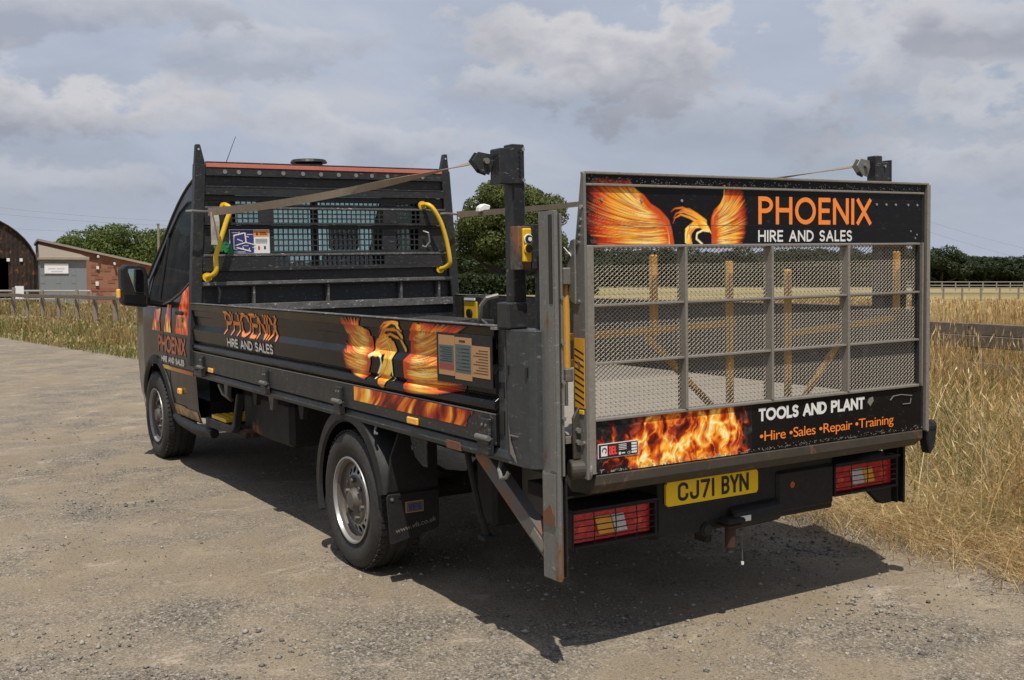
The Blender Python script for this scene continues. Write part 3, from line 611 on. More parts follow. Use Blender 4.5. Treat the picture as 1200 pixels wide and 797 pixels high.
for i, (px, dep, R, H, sd) in enumerate([(560,190,6,8.5,1),(640,205,7,9,2),(684,215,6.5,10,3),(722,220,7,9.6,4),(770,225,7,10,1),(816,230,7,9.6,2),(858,232,7,10,3),(902,235,7,9.8,4),(948,236,7,10.4,1),(992,238,7,9.7,2),(1034,238,7,10,3),(1070,236,6.5,10.5,4),(1103,232,6.6,9.8,2),(1128,240,6,8.6,4),(1152,238,6,8.3,1),(1180,240,6,8.0,3),(1206,238,6,7.6,2),(1236,240,6,8,1)]):
    L_ = WL[i]
    if sd not in [p[0] for p in protos]:
        r_, a, b = tree('wood_tree', ground_at(px, dep), 6.5, 9.5, .8, m_wood, 100+sd, nl=30, nq=12000, size=.28, label=L_, group='trees of the far wood'); protos.append((sd, a, b))
    else:
        a, b = [p[1:] for p in protos if p[0] == sd][0]; r_, _, _ = tree('wood_tree', ground_at(px, dep), 6.5, 9.5, .8, m_wood, 100+sd, label=L_, group='trees of the far wood', shared=(a, b))
    r_.scale = (R/6.0, R/6.0, H/8.9*.74); r_.rotation_euler.z = i*1.3
for i, (px, dep, R, H, lb) in enumerate([(92,128,3.3,7.4,'small round green tree behind the brick building, leftmost of its clump'),(120,132,4.2,8.1,'second bushy green tree from the left behind the brick building'),(150,130,4.4,8.3,'tall bushy green tree behind the middle of the brick gable'),(178,134,3.9,8.0,'bushy green tree behind the thin pole by the truck mirror'),(205,140,4.,7.6,'bushy green tree mostly hidden behind the truck cab')]):
    tree('bushy_tree', ground_at(px, dep), R, H, .6, m_bush, 300+i, nl=24, nq=11000, size=.14, label=lb, group='trees behind the brick building')
def far_hedge():
    rng = np.random.RandomState(77); n = 42000; px = rng.uniform(-200, 1500, n); dep = rng.uniform(246, 262, n); r, u, f = AW
    P = np.array([[*(world_pt(a, 329, b)[:2])] for a, b in zip(px[:1], dep[:1])])
    base = np.array([WC.x, WC.y]); fx = np.array([f.x, f.y])/math.hypot(f.x, f.y); rx = np.array([r.x, r.y])
    XY = base+fx*dep[:, None]+rx*((px-600)/F_PX*dep)[:, None]; top = 4.2+2.6*fbm(px*.02+9, px*0+3, 61, 4); z = rng.rand(n)*top
    a = rng.normal(0, 1, (n, 3)); a /= np.linalg.norm(a, axis=1)[:, None]; b = np.cross(a, rng.normal(0, 1, (n, 3))); b /= np.linalg.norm(b, axis=1)[:, None]
    C = np.concatenate([XY, z[:, None]], 1); s = rng.uniform(.4, 1.0, n)[:, None]; V = np.stack([C-a*s, C-b*s, C+a*s, C+b*s], 1).reshape(-1, 3)
    o = arr_mesh('hedgerow', V, np.arange(4*n).reshape(-1, 4), m_wood); tag(o, 'dark distant hedgerow along the far side of the fields', 'hedge', kind='stuff')
far_hedge()
def oak_hedge():
    rng = np.random.RandomState(78); n = 16000; px = rng.uniform(500, 700, n); dep = rng.uniform(108, 116, n); r, u, f = AW
    base = np.array([WC.x, WC.y]); fx = np.array([f.x, f.y])/math.hypot(f.x, f.y); rx = np.array([r.x, r.y])
    XY = base+fx*dep[:, None]+rx*((px-600)/F_PX*dep)[:, None]; z = rng.rand(n)*(1.5+1.0*fbm(px*.06, px*0+3, 62, 3))
    a = rng.normal(0, 1, (n, 3)); a /= np.linalg.norm(a, axis=1)[:, None]; b = np.cross(a, rng.normal(0, 1, (n, 3))); b /= np.linalg.norm(b, axis=1)[:, None]
    C = np.concatenate([XY, z[:, None]], 1); s = rng.uniform(.10, .24, n)[:, None]; V = np.stack([C-a*s, C-b*s, C+a*s, C+b*s], 1).reshape(-1, 3)
    o = arr_mesh('undergrowth', V, np.arange(4*n).reshape(-1, 4), m_wood); tag(o, 'dark green undergrowth at the foot of the big oak', 'undergrowth', kind='stuff')
oak_hedge()
# ---- fences
m_post = worn('weathered_fence_wood', (.26,.215,.165), dirt=(.10,.08,.06), rough=.9, amt=.7, scale=8, bump=.8)
m_rail = worn('dark_weathered_rail', (.11,.088,.066), dirt=(.30,.25,.19), rough=.9, amt=.6, scale=7, scr=.3, scrcol=(.22,.19,.15), bump=.9)
FY = [-3, 3.5, 10, 18, 26.8, 36, 46, 58]; FX = [4.95, 5.58, 5.9, 5.1, 3.1, 1.3, -1.4, -5.5]
def fence():
    root = empty('wooden_fence', loc=(5.5, 3, 0)); root.location = (0, 0, 0); tag(root, 'old post and rail fence of weathered timber running beside the road', 'fence')
    rng = random.Random(4); y = float(world_pt(1118, 329, 9.8).y)-2.2*3; pts = []
    while y < 58:
        x = float(np.interp(y, FY, FX)); pts.append((x, y, float(gh(x, y))));
        y += 2.2 if y < 20 else 1.32
    # one post stands where the photo shows it, between truck and frame edge
    for i, (x, y, z) in enumerate(pts):
        h = rng.uniform(1.0, 1.18) if y > 20 else .86; w = rng.uniform(.10, .14); lx = rng.uniform(-.05, .05)
        p = MB().tube([(x+.06, y, z-.2), (x+.06+lx*.5, y, z+h*.5), (x+.06+lx, y+rng.uniform(-.04, .04), z+h)], [w*.56, w*.52, w*.44], 7 if y > 20 else 8).build('post', m_post, root, .006)
    for i in range(len(pts)-1):
        a, b = Vector(pts[i]), Vector(pts[i+1])
        if a.y < 20:
            MB().beam(a+Vector((-.04,0,(.815+rng.uniform(-.003,.003)))), b+Vector((-.04,-.01,(.815+rng.uniform(-.003,.003)))), .05, .107).build('rail', m_rail, root, .006)
            MB().beam(a+Vector((-.045,0,(.706+rng.uniform(-.004,.004)))), b+Vector((-.045,-.01,(.706+rng.uniform(-.004,.004)))), .05, .107).build('rail', m_rail, root, .006)
            MB().beam(a+Vector((-.04,0,.47)), b+Vector((-.04,0,.47+rng.uniform(-.01,.01))), .045, .09).build('rail', m_post, root, .005)
        elif a.y < 46:
            MB().beam(a+Vector((-.03,0,.93)), b+Vector((-.03,-.02,.93+rng.uniform(-.02,.02))), .05, .11).build('rail', m_rail, root, .006)
fence()
def far_fence(name, d0, px0, px1, step, h, mat, label, rails=(.9,)):
    root = empty(name, loc=(0, 0, 0)); tag(root, label, 'fence'); n = int((px1-px0)/step); P = [ground_at(px0+step*i, d0*(1+.0*i)) for i in range(n+1)]
    for p in P: MB().box(p.x-.05, p.x+.05, p.y-.05, p.y+.05, -.1, h).build('post', mat, root)
    for zr in rails: MB().beam(P[0]+Vector((0,0,h*zr)), P[-1]+Vector((0,0,h*zr)), .05, .10).build('rail', mat, root)
far_fence('paddock_fence', 78, 1040, 1300, 22, .95, m_post, 'thin brown paddock fence crossing the middle of the hay field', (.92, .5))
m_pale = flat('pale_rail_paint', (.30,.28,.24), .6)
far_fence('paddock_fence', 150, 1040, 1300, 16, 1.3, m_pale, 'pale paddock fence farthest away at the foot of the wood', (.95, .6, .3))
# ---- buildings on the left
m_iron = worn('rusty_black_corrugated_iron', (.022,.018,.016), dirt=(.075,.050,.038), rough=.8, amt=.8, scale=.5, rust=.24, spec=.2)
m_greyb = worn('grey_painted_blockwork', (.17,.19,.215), dirt=(.17,.18,.18), rough=.9, amt=.4, scale=2, bump=.3)
m_brick = worn('orange_red_brick', (.25,.115,.070), dirt=(.34,.20,.13), rough=.9, amt=.7, scale=1.5, bump=.4)
m_brick2 = worn('dark_red_brick', (.22,.085,.05), dirt=(.28,.15,.10), rough=.9, amt=.6, scale=3)
m_asb = worn('pale_asbestos_roof', (.30,.26,.21), dirt=(.20,.17,.13), rough=.9, amt=.6, scale=1)
m_asb2 = worn('brown_weathered_roof', (.21,.175,.14), dirt=(.28,.24,.19), rough=.9, amt=.6, scale=1.2)
m_fade = flat('faded_print', (.48,.48,.52), .6)
m_sign = flat('white_sign', (.72,.72,.76), .5)
def bmat(px, dep, turn=None):
    if turn is None: turn = -math.atan((px-600)/F_PX)*1.06
    return bmat_(px, dep, turn)
def bmat_(px, dep, turn):       # local frame for a building: x along the view's right, y away, z up, origin on the ground
    p = ground_at(px, dep); r, u, f = AW; X = Vector((r.x, r.y, 0)).normalized(); Y = Vector((f.x, f.y, 0)).normalized()
    m = Matrix(((X.x, Y.x, 0, p.x), (X.y, Y.y, 0, p.y), (0, 0, 1, p.z), (0, 0, 0, 1))); return m @ Matrix.Rotation(turn, 4, 'Z')
K = 58/F_PX*.925                      # metres per pixel at the buildings
def barn():
    root = empty('iron_barn', bmat(0, 58)); tag(root, 'black and rusty corrugated iron barn with a curved roof at the left edge', 'barn')
    KV = 58/F_PX; R = 4.75; H0 = 2.0; xc = 47*K-R-.15; prof = [(xc+R, -.2), (xc+R, H0)]+[(xc+R*math.cos(rad(a)), H0+3.15*math.sin(rad(a))) for a in range(8, 173, 8)]+[(xc-R, H0), (xc-R, -.2)]
    # end wall with the doorway left open: built of upright corrugated sheets
    def top(x): q = max(0, 1-((x-xc)/R)**2); return H0+3.15*math.sqrt(q)
    x = xc-R+.05; i = 0
    while x < xc+R-.05:
        x2 = min(x+.62, xc+R-.02); door = (4*K-2.7 < (x+x2)/2 < 4*K)
        n = 6; xs = [x+(x2-x)*k/n for k in range(n+1)]; mb = MB(); vs = []
        for k, xx in enumerate(xs): yy = .03*(k % 2); vs += [(xx, yy+.01*(i%2), 2.55 if door else -.1), (xx, yy+.01*(i%2), top(xx)-.03)]
        mb.add(vs, [(2*k, 2*k+2, 2*k+3, 2*k+1) for k in range(n)]); mb.build('wall_sheet', m_iron, root); x = x2; i += 1
    rf = MB(); n = 24; vs = []
    for k in range(n+1):
        a = PI*k/n; vs += [(xc+(R+.08)*math.cos(a), -.15, H0+3.23*math.sin(a)), (xc+(R+.08)*math.cos(a), 16, H0+3.23*math.sin(a))]
    rf.add(vs, [(2*k, 2*k+1, 2*k+3, 2*k+2) for k in range(n)]); o = rf.build('roof', m_iron, root); o.modifiers.new('s', 'SOLIDIFY').thickness = .06
    MB().box(xc+R-.02, xc+R+.04, 0, 16, -.1, H0).build('side_wall', m_iron, root); MB().box(xc-R-.04, xc-R+.02, 0, 16, -.1, H0).build('side_wall', m_iron, root)
    MB().box(xc-R, xc+R, 15.9, 16, -.1, H0+2).build('back_wall', m_iron, root)
    for px in (10, 25): w = MB().box((px-1.8)*K, (px+1.8)*K, -.06, -.02, 1.5+(329-309.3)*KV, 1.5+(329-305.6)*KV).build('window', m_sign, root)
barn()
def grey_block():
    root = empty('grey_outbuilding', bmat(47, 56)); tag(root, 'grey painted flat roofed outbuilding with a white sign, between barn and brick gable', 'building'); k = 56/F_PX
    w = 55*k*.925; H = 1.5+(329-307)*k
    MB().box(0, w, 0, 5, -.2, H).build('wall', m_greyb, root); MB().box(-.05, w+.15, -.2, 5.1, H, H+.16).build('roof', m_asb, root, .02)
    s = MB().box(5*k, 31*k, -.06, -.01, 1.5+(329-323)*k, 1.5+(329-311.5)*k).build('sign', m_sign, root)
    for zz, x0_, x1_ in ((318.2-.9, 9, 17), (318.2-.9, 18.2, 27), (320.6, 12, 25)): MB().box(x0_*k, x1_*k, -.064, -.06, 1.5+(329-zz-.7)*k, 1.5+(329-zz+.7)*k).build('faded_print', m_fade, s)
    for i in range(6):
        for j in range(9):
            if (i*9+j) % 3 == 0: MB().box(j*w/9+.02, (j+1)*w/9-.02, -.014, 0, i*H/6+.02, (i+1)*H/6-.02).build('block', m_greyb, root)
grey_block()
def brick_gable():
    root = empty('brick_building', bmat(47, 63)); tag(root, 'orange brick building with a long low sloping roof behind the grey outbuilding', 'building'); k = 63/F_PX
    zt = lambda px: 1.5+(329-(285.5+(px-47)*.211))*k
    k_ = k; x1 = (230-47)*k*.94
    me = MB().add([(0, 0, -.2), (x1, 0, -.2), (x1, 0, zt(230)), (0, 0, zt(47)), (0, 9, -.2), (x1, 9, -.2), (x1, 9, zt(230)), (0, 9, zt(47))], [(0,1,2,3),(4,7,6,5),(0,3,7,4),(1,5,6,2)]); me.build('wall', m_brick, root)
    MB().add([(-.1, -.25, zt(45)+.0), (x1, -.25, zt(230)), (x1, -.25, zt(230)+.13), (-.1, -.25, zt(45)+.13), (-.1, 9.2, zt(45)), (x1, 9.2, zt(230)), (x1, 9.2, zt(230)+.13), (-.1, 9.2, zt(45)+.13)],
       [(0,1,2,3),(4,7,6,5),(0,3,7,4),(1,5,6,2),(3,2,6,7),(0,4,5,1)]).build('roof', m_asb, root)
    # rows of bricks proud of the wall where the gable shows
    base = MB().box(0, .4, -.018, 0, 0, .19); proto = base.build('brick', m_brick2, root); proto.location = (57*k, -.002, .5); rng = random.Random(2); c = 0
    for r_ in range(16):
        for q in range(13):
            x = (56*k)+q*.46+(r_ % 2)*.23; z = .3+r_*.23
            if z+.2 < zt(47+x/k)-.1 and rng.random() < .62 and c < 180:
                o = proto.copy(); COL.objects.link(o); o.location = (x, -.002, z); c += 1
    for px, py, w, h in [(110.5, 316, 3, 3.5), (109.5, 335, 3.5, 5)]: MB().box((px-47-w/2)*k, (px-47+w/2)*k, -.12, -.02, 1.5+(329-py-h/2)*k, 1.5+(329-py+h/2)*k).build('wall_box', m_sign, root)
    for px, py in [(111, 302), (129.5, 310.5)]: MB().cyl(((px-47)*k, -.02, 1.5+(329-py)*k), ((px-47)*k, -.30, 1.5+(329-py-1)*k), .07, 10).build('floodlight', m_sign, root)
brick_gable()
def lean_to():
    root = empty('lean_to_roof', bmat(47, 59)); tag(root, 'weathered brown lean-to roof rising behind the grey outbuilding', 'roof'); k = 59/F_PX; z = lambda py: 1.5+(329-py)*k; q = .93*k
    MB().add([(0,0,z(309)),(58*q,0,z(309)),(58*q,0,z(304)),(52*q,2.5,z(299)),(0,2.5,z(287.5)),(0,2.5,z(309)),(58*q,2.5,z(309))], [(0,1,2),(0,2,3,4),(0,4,5),(1,6,3,2),(0,5,6,1),(4,3,6,5)]).build('roof_sheet', m_asb2, root)
lean_to()
# metal rail and notice in front of the barn, pole and wires
def handrail():
    root = empty('metal_handrail', loc=(0,0,0)); tag(root, 'thin galvanised metal handrail standing in front of the iron barn', 'railing'); d = 46
    A = ground_at(-60, d); B = ground_at(106, d); z = WC.z-(341-329)/F_PX*d
    MB().cyl((A.x, A.y, z), (B.x, B.y, z), .045, 8).build('top_rail', m_bolt, root); MB().cyl((A.x, A.y, z-.34), (B.x, B.y, z-.34), .035, 8).build('lower_rail', m_bolt, root)
    for i in range(7): p = A.lerp(B, i/6); MB().cyl((p.x, p.y, -.1), (p.x, p.y, z), .045, 8).build('post', m_bolt, root)
handrail()
def notice():
    p = ground_at(22.5, 45.4); root = empty('notice_board', bmat(22.5, 45.4)); tag(root, 'small white notice board on legs in front of the barn doorway', 'sign'); k = 45.4/F_PX
    MB().box(-4.7*k, 4.7*k, 0, .03, WC.z-(351-329)*k, WC.z-(336-329)*k).build('board', m_sign, root); MB().box(-3.6*k, -2.6*k, .03, .08, -.1, WC.z-9*k).build('leg', m_bolt, root); MB().box(2.6*k, 3.6*k, .03, .08, -.1, WC.z-9*k).build('leg', m_bolt, root)
notice()
def pole():
    p = ground_at(186.5, 95); root = empty('utility_pole', loc=p); tag(root, 'tall thin dark utility pole behind the truck mirror', 'utility pole'); h = WC.z+(329-264)/F_PX*95
    MB().cyl((0,0,-.2), (0,0,h), .13, 8, .10).build('pole', m_post, root); MB().box(-.12,.12,-.12,.12,h,h+.08).build('cap', m_post, root)
pole()
m_wire = flat('cable', (.22,.23,.25), .6)
for nm, d, a, b, lb in [('overhead_cable', 150, (-60, 236), (330, 262), 'thin grey cable crossing the sky high above the iron barn'), ('overhead_cable', 150, (-60, 262), (330, 271), 'thin grey cable crossing the sky just above the barn roof'), ('overhead_cable', 150, (-60, 244), (330, 266), 'middle one of three thin grey cables crossing the sky above the barn'),
        ('overhead_cable', 190, (1060, 250), (1300, 312), 'thin pale cable slanting down over the far wood at the right'), ('overhead_cable', 190, (1060, 262), (1300, 325), 'lower of the two pale cables slanting down over the far wood')]:
    A = world_pt(*a, d); B = world_pt(*b, d); pts = [A.lerp(B, t/10)+Vector((0,0,-3*(t/10)*(1-t/10))) for t in range(11)]
    o = MB().tube(pts, .020, 5).build(nm, m_wire); tag(o, lb, 'cable', 'overhead cables')
# ================================================================ TRUCK  (built in its own frame; the root leans with the road)
truck = empty('dropside_truck', TRUCK); tag(truck, 'black dropside truck with a fiery phoenix design and a raised tail lift gate', 'truck')
T_ = truck
# ---- dropsides
SP = [(1.268,1.050),(1.266,1.072),(1.225,1.072),(1.220,1.062),(1.182,1.060),(1.177,1.050),(1.122,1.048),(1.090,1.071),(1.084,1.071),(1.012,1.066),(1.002,1.050),(.996,1.056),(.985,1.072),(.966,1.076),(.950,1.068),(.944,1.052),(.940,1.052),(.934,1.070),(.815,1.068),(.812,1.050)]
_sz = np.array([p[0] for p in SP][::-1]); _sx = np.array([p[1] for p in SP][::-1])
def side_x(z): return np.interp(z, _sz, _sx)
def side_fn(off=.0034): return lambda u, v: np.stack([-(side_x(v)+off), u, v], -1)
def dropside(sg, y0, y1, name='dropside'):
    poly = [(sg*x, z) for z, x in SP]+[(sg*1.03, .812), (sg*1.03, 1.268)]
    o = MB().prism(poly, 1, y0, y1)                       # (x,z) profile extruded along y
    return o.build(name, m_vinyl if sg < 0 else m_charw, T_, .0012)
dl = dropside(-1, .285, 4.47); dl['label'] = 'left dropside board printed with the phoenix and the firm name'
dr = dropside(1, .285, 4.47); dr['label'] = 'scuffed inner face of the right dropside board'
MB().box(-1.075, -1.028, .285, 4.47, 1.2685, 1.2735).build('worn_top_edge', m_scuff, dl, .001)
MB().box(1.028, 1.075, .285, 4.47, 1.2685, 1.2735).build('worn_top_edge', m_scuff, dr, .001)
MB().box(-1.0715, -1.0688, .285, 4.47, .9325, .9375).build('lower_seam', m_galv, dl)
MB().prism([(-1.0705,.9315),(-1.0705,.816),(-1.050,.816),(-1.050,.9315)], 1, .287, 4.468).build('lower_board', m_char, dl, .001)
rave = MB().prism([(-1.045,.808),(-1.058,.802),(-1.064,.775),(-1.058,.757),(-1.035,.752),(-1.0,.757),(-1.0,.808)], 1, .17, 4.5).build('side_rail', m_pillar, T_, .002)
MB().prism([(1.045,.808),(1.058,.802),(1.064,.775),(1.058,.757),(1.035,.752),(1.0,.757),(1.0,.808)], 1, .17, 4.5).build('side_rail', m_char, T_, .002)
MB().box(-1.066, -1.05, .58, .70, .752, .79).build('rust_patch', m_rust, rave, .003)
for y in (.346, 1.797, 2.902, 4.212):
    h = MB(); h.box(-1.088, -1.070, y-.030, y+.030, .845, .915); h.box(-1.096, -1.064, y-.038, y+.045, .775, .842); hg = h.build('hinge', m_char, T_, .004)
    MB().cyl((-1.094,y-.045,.843), (-1.094,y+.05,.843), .011, 10).build('hinge_pin', m_galv, hg)
    b = MB()
    for dy in (-.015, .015): b.cyl((-1.088,y+dy,.89), (-1.092,y+dy,.89), .006, 8)
    b.build('rivets', m_galv, hg)
for y in (.987, 4.018):
    o = MB().box(-1.082, -1.070, y-.05, y+.05, .818, .848).build('side_marker', m_lamb, T_, .004)
MB().tube([(-1.045,1.44,.757),(-1.05,1.44,.735),(-1.06,1.42,.722),(-1.065,1.39,.728)], .006, 6).build('rope_hook', m_galv, T_)
MB().tube([(-1.02,.33,.757),(-1.05,.30,.72),(-1.06,.27,.69),(-1.055,.24,.70),(-1.05,.23,.72)], .009, 7).build('rope_hook', m_galv, T_)
# ---- rear corner pillars (rounded)
for sg in (-1, 1):
    pr = [(sg*1.056,.284),(sg*1.056,.232),(sg*1.046,.228),(sg*1.062,.215),(sg*1.066,.10),(sg*1.060,.06),(sg*1.046,.036),(sg*1.02,.030),(sg*.95,.030),(sg*.95,.284)]
    p = MB().prism(pr, 2, .757, 1.262).build('corner_pillar', m_pillar, T_, .003)
    if sg < 0:
        MB().box(-1.0600,-1.0560,.240,.278,1.00,1.06).build('latch_slot', m_black, p); MB().box(-1.0605,-1.0560,.242,.276,1.12,1.20).build('latch_plate', m_plast, p, .002)
        MB().box(-1.0605,-1.0560,.242,.276,.86,.95).build('latch_slot', m_black, p)
        for y, z in ((.20, 1.11), (.07, 1.11)): MB().box(-1.0675,-1.062,y-.006,y+.006,z-.018,z+.018).build('slot', m_black, p)
        MB().add([(-1.0672,.20,.92),(-1.0672,.19,.80),(-1.0672,.14,.765),(-1.0672,.15,.79),(-1.0672,.185,.85)], [(0,1,2,3,4)]).build('bare_scrape', m_gbar, p)
        MB().box(-1.0674,-1.0655,.13,.19,.866,.871).build('bare_scrape', m_gbar, p)
        MB().prism([(-1.0560,.30),(-1.078,.30),(-1.078,.262),(-1.056,.262)], 2, 1.258, 1.268).build('top_cap', m_gbar, p)
# ---- art on the left side, mapped from the photo onto the board's plane
def S4(cx_, cy_): p = truck_pt(390+cx_/5.695, 360+cy_/5.695, 0, -1.068); return (p.y, p.z)
rng = np.random.default_rng(3)
cv = Canvas(.36, 1.80, .940, 1.262, .0036)
P4 = lambda l: [S4(*p) for p in l]
wing(cv, P4([(215,440),(240,350),(235,250),(225,190)]), P4([(140,420),(120,330),(140,260),(150,150)]), P4([(95,410),(68,310),(85,190),(55,60),(190,60)]), 16, .020, rng)
wing(cv, P4([(505,520),(500,440),(500,380),(520,330),(525,220),(560,150)]), P4([(600,560),(640,470),(640,420),(620,330),(610,260),(620,170)]), P4([(880,560),(910,470),(760,400),(725,330),(730,230),(900,120),(700,95),(590,95)]), 26, .022, rng)
head(cv, S4, [[(262,320),(285,240),(330,150),(400,98),(440,110)],[(275,300),(300,215),(350,150),(420,150),(455,200)],[(285,290),(320,200),(380,180),(430,210),(465,285)],[(290,270),(340,215),(385,240),(400,290)],[(300,170),(350,105),(420,95),(450,150)]],
     [(290,270),(345,240),(375,310),(375,380),(350,440),(335,475)], [(255,318),(290,300),(325,330),(330,380),(312,430),(290,470)], .017, rng, 2.5)
cv.stroke(P4([(385,330),(400,390),(402,485)]), .004, [LY, (1,.9,.5)]); cv.stroke(P4([(248,325),(268,308),(300,310)]), .010, [(1,.85,.5), YEL])
cv.mesh('phoenix_print', m_art, dl, side_fn())
c2 = Canvas(.42, 1.66, .862, .930, .0036); u, v = c2.U, c2.V
s_ = fbm(u*34+v*30+.8*np.sin(v*40+u*7), v*6+1, 5, 5); s2 = fbm(u*8+v*9+7, v*6+3, 8, 3); x = .22+.75*(s_-.5)*2+.75*(s2-.38)-.35*np.clip((.80-u)/.3, 0, 1)+.28*np.exp(-((u-1.44)/.05)**2)-.45*np.exp(-((u-1.25)/.06)**2)-.25*np.exp(-((u-.93)/.05)**2)
edge = np.clip((1.63-u)/.05, 0, 1)*np.clip((u-.50-(.93-v)*1.0+.10*s_)/.10, 0, 1)
c2.c = palette(x*.8+.15, [(0, (.10,.01,.005)), (.25, (.45,.04,.01)), (.5, (.88,.28,.02)), (.72, (.98,.62,.07)), (1, (1,.88,.45))]); c2.a = edge
c2.mesh('flame_strip_print', m_art, dl, side_fn(.0032))
# lettering on the corrugated side, painted on the same profile
def raster_text(name, rows, res, mat, parent, fn, flip, box):
    c = Canvas(*box, res)
    for txt, x0, z0, wid, h, t, col in rows:
        for P in layout(txt, x0, z0, wid, h, t):
            P = np.array(P)
            if flip: P[:, 0] = flip-P[:, 0]
            c.stroke(P, t/2, col, soft=res)
    return c.mesh(name, mat, parent, fn)
oc = (.88,.25,.03)
raster_text('firm_name_print', [('PHOENIX', 0, 1.088, .985, .148, .021, oc), ('HIRE AND SALES', .06, 1.012, .86, .056, .0095, (.72,.72,.70))], .0042, m_art, dl, side_fn(), 3.70, (2.68, 3.73, .945, 1.262))
# notice panel near the rear of the side
nb = MB().box(-1.082, -1.077, .285, .735, 1.030, 1.232).build('notice_panel', m_plast, T_, .001)
def ns(name, y0, y1, z0, z1, mat, o=0): return MB().box(-1.0835-o, -1.082, y0, y1, z0, z1).build(name, mat, nb)
ns('notice_sheet', .58, .715, 1.060, 1.222, m_tan); ns('notice_print', .585, .710, 1.110, 1.182, m_teal, .0008); ns('notice_print', .585, .710, 1.083, 1.107, m_maroon, .0008)
ns('notice_sheet', .44, .576, 1.050, 1.218, m_tan); ns('notice_print', .445, .571, 1.078, 1.190, m_teal, .0008); ns('notice_sheet', .30, .436, 1.068, 1.190, m_tan)
ln = MB()
for k in range(9): ln.box(-1.0842, -1.0836, .312, .425-.02*(k % 3), 1.084+.011*k, 1.0865+.011*k)
for k in range(7): ln.box(-1.0850, -1.0844, .455, .56-.02*(k % 2), 1.088+.014*k, 1.0905+.014*k); ln.box(-1.0850, -1.0844, .60, .70-.02*(k % 2), 1.117+.009*k, 1.119+.009*k)
ln.box(-1.0842, -1.0836, .49, .54, 1.199, 1.207)
ln.build('notice_lines', m_under, nb)
# ---- bed
fl = MB()
for i in range(5): MB().box(-1.0+.401*i, -1.0+.401*(i+1)-.003, .06, 4.43, .835, .86).build('floor_board', m_floor, T_)
for i in range(8): MB().box(-.99, .99, .35+i*.57, .39+i*.57, .76, .834).build('cross_bearer', m_under, T_)
MB().box(-1.0, 1.0, 4.39, 4.44, .86, .98).build('bulkhead_kick', m_char, T_, .004)
MB().prism([(-.45,.862),(.95,.862),(.95,1.10),(.75,1.12),(-.40,1.05),(-.45,1.0)], 1, 3.7, 4.38).build('tool_locker', m_charw, T_, .01)
# ---- headboard: pressed rails, perforated screens, leaning posts
HB = 4.48
for sg in (-1, 1):
    p = MB(); p.beam((sg*1.062, HB+.01, .83), (sg*.968, HB+.01, 2.245), .075, .07, (0,1,0)); q = p.build('headboard_post', m_char, T_, .004)
    MB().prism([(sg*(.968-.037),2.246),(sg*(.968+.037),2.246),(sg*(.966+.026),2.38),(sg*(.966-.004),2.38)], 1, HB-.012, HB+.03).build('post_tip', m_char, q, .003)
    MB().cyl((sg*.975,HB-.016,2.345), (sg*.975,HB-.0125,2.345), .008, 10).build('tip_hole', m_chrome, q)
XL, XR = -.93, .93
def hw(z): return .93+(2.25-z)*.066
def band(z0, z1, yo, cols=(), rows=None, mat=m_char, name='rail', th=.03):
    zm = (z0+z1)/2; w = hw(zm); xs = [-w]+[c for ab in cols for c in ab]+[w]; mb = MB(); y0 = HB-yo
    for i in range(0, len(xs), 2): o = MB().box(xs[i], xs[i+1], y0, y0+th if th else HB+.004, z0, z1).build(name, mat, hbd, .0015)
    if rows:
        pit = .0375; th_ = .0095
        for (a, b) in cols:
            g = MB()
            nn = max(1, round((b-a)/pit)); n2 = rows
            for i in range(nn+1): xx = a+(b-a)*i/nn; g.box(xx-th_/2, xx+th_/2, y0+.002, y0+.006, z0, z1)
            for j in range(n2+1): zz = z0+(z1-z0)*j/n2; g.box(a, b, y0+.0025, y0+.0065, zz-th_/2+(th_/2 if j == 0 else 0), zz+th_/2-(th_/2 if j == n2 else 0))
            g.build('perforated_screen', m_char, hbd)
    return o
hbd = MB().box(-.95, .95, HB+.012, HB+.03, 2.15, 2.249).build('headboard', m_char, T_)
Lc, Cc, Rc = (-.765,-.562), (-.458,.421), (.534,.733)
o = band(2.222, 2.250, .035, mat=m_red, name='red_reflective_strip'); o = band(2.251, 2.262, .03, mat=m_charw, name='top_lip')
band(2.164, 2.220, .030)
for x_ in (-.70,-.55,-.37,-.22,-.08,.06,.20,.33,.46,.64,.76,-.80): MB().cyl((x_,HB-.034,2.192), (x_,HB-.0301,2.192), .0155, 14).build('round_hole', m_hole, hbd)  # pale discs stand for the sky showing through the holes
band(2.092, 2.162, .0); band(2.082, 2.0915, .036, mat=m_charw, name='ledge', th=.04); band(2.030, 2.081, .034)
band(1.992, 2.029, .0); band(1.966, 1.991, .0, (Lc, Cc, Rc), 1); band(1.948, 1.965, .0); band(1.934, 1.947, .036, mat=m_scuff, name='ledge', th=.045)
band(1.832, 1.933, .034, (Lc, Cc, Rc), 3); band(1.818, 1.831, .034)
band(1.797, 1.817, .0); band(1.628, 1.796, .0, ((-.448, .421), Rc), 4); band(1.612, 1.627, .0)
band(1.597, 1.6115, .040, mat=m_scuff, name='ledge', th=.045); band(1.516, 1.596, .036, (Cc,), 2); band(1.492, 1.5155, .036, mat=m_charw)
band(1.418, 1.491, .0); band(1.392, 1.417, .060, mat=m_scuff, name='ledge', th=.065); band(1.384, 1.3915, .055)
band(1.256, 1.383, -.01); band(1.20, 1.255, .05, mat=m_scuff, name='ledge', th=.055); band(.86, 1.199, .02)
for x_ in (-.62, -.05, .55, .88): MB().box(x_-.008, x_+.008, HB-.045, HB+.01, 1.256, 1.383).build('bracket', m_scuff, hbd, .002)
for x_ in (-.88,): MB().tube([(x_,HB-.03,1.40),(x_+.01,HB-.05,1.34),(x_,HB-.04,1.27)], .008, 6).build('hook', m_scuff, hbd)
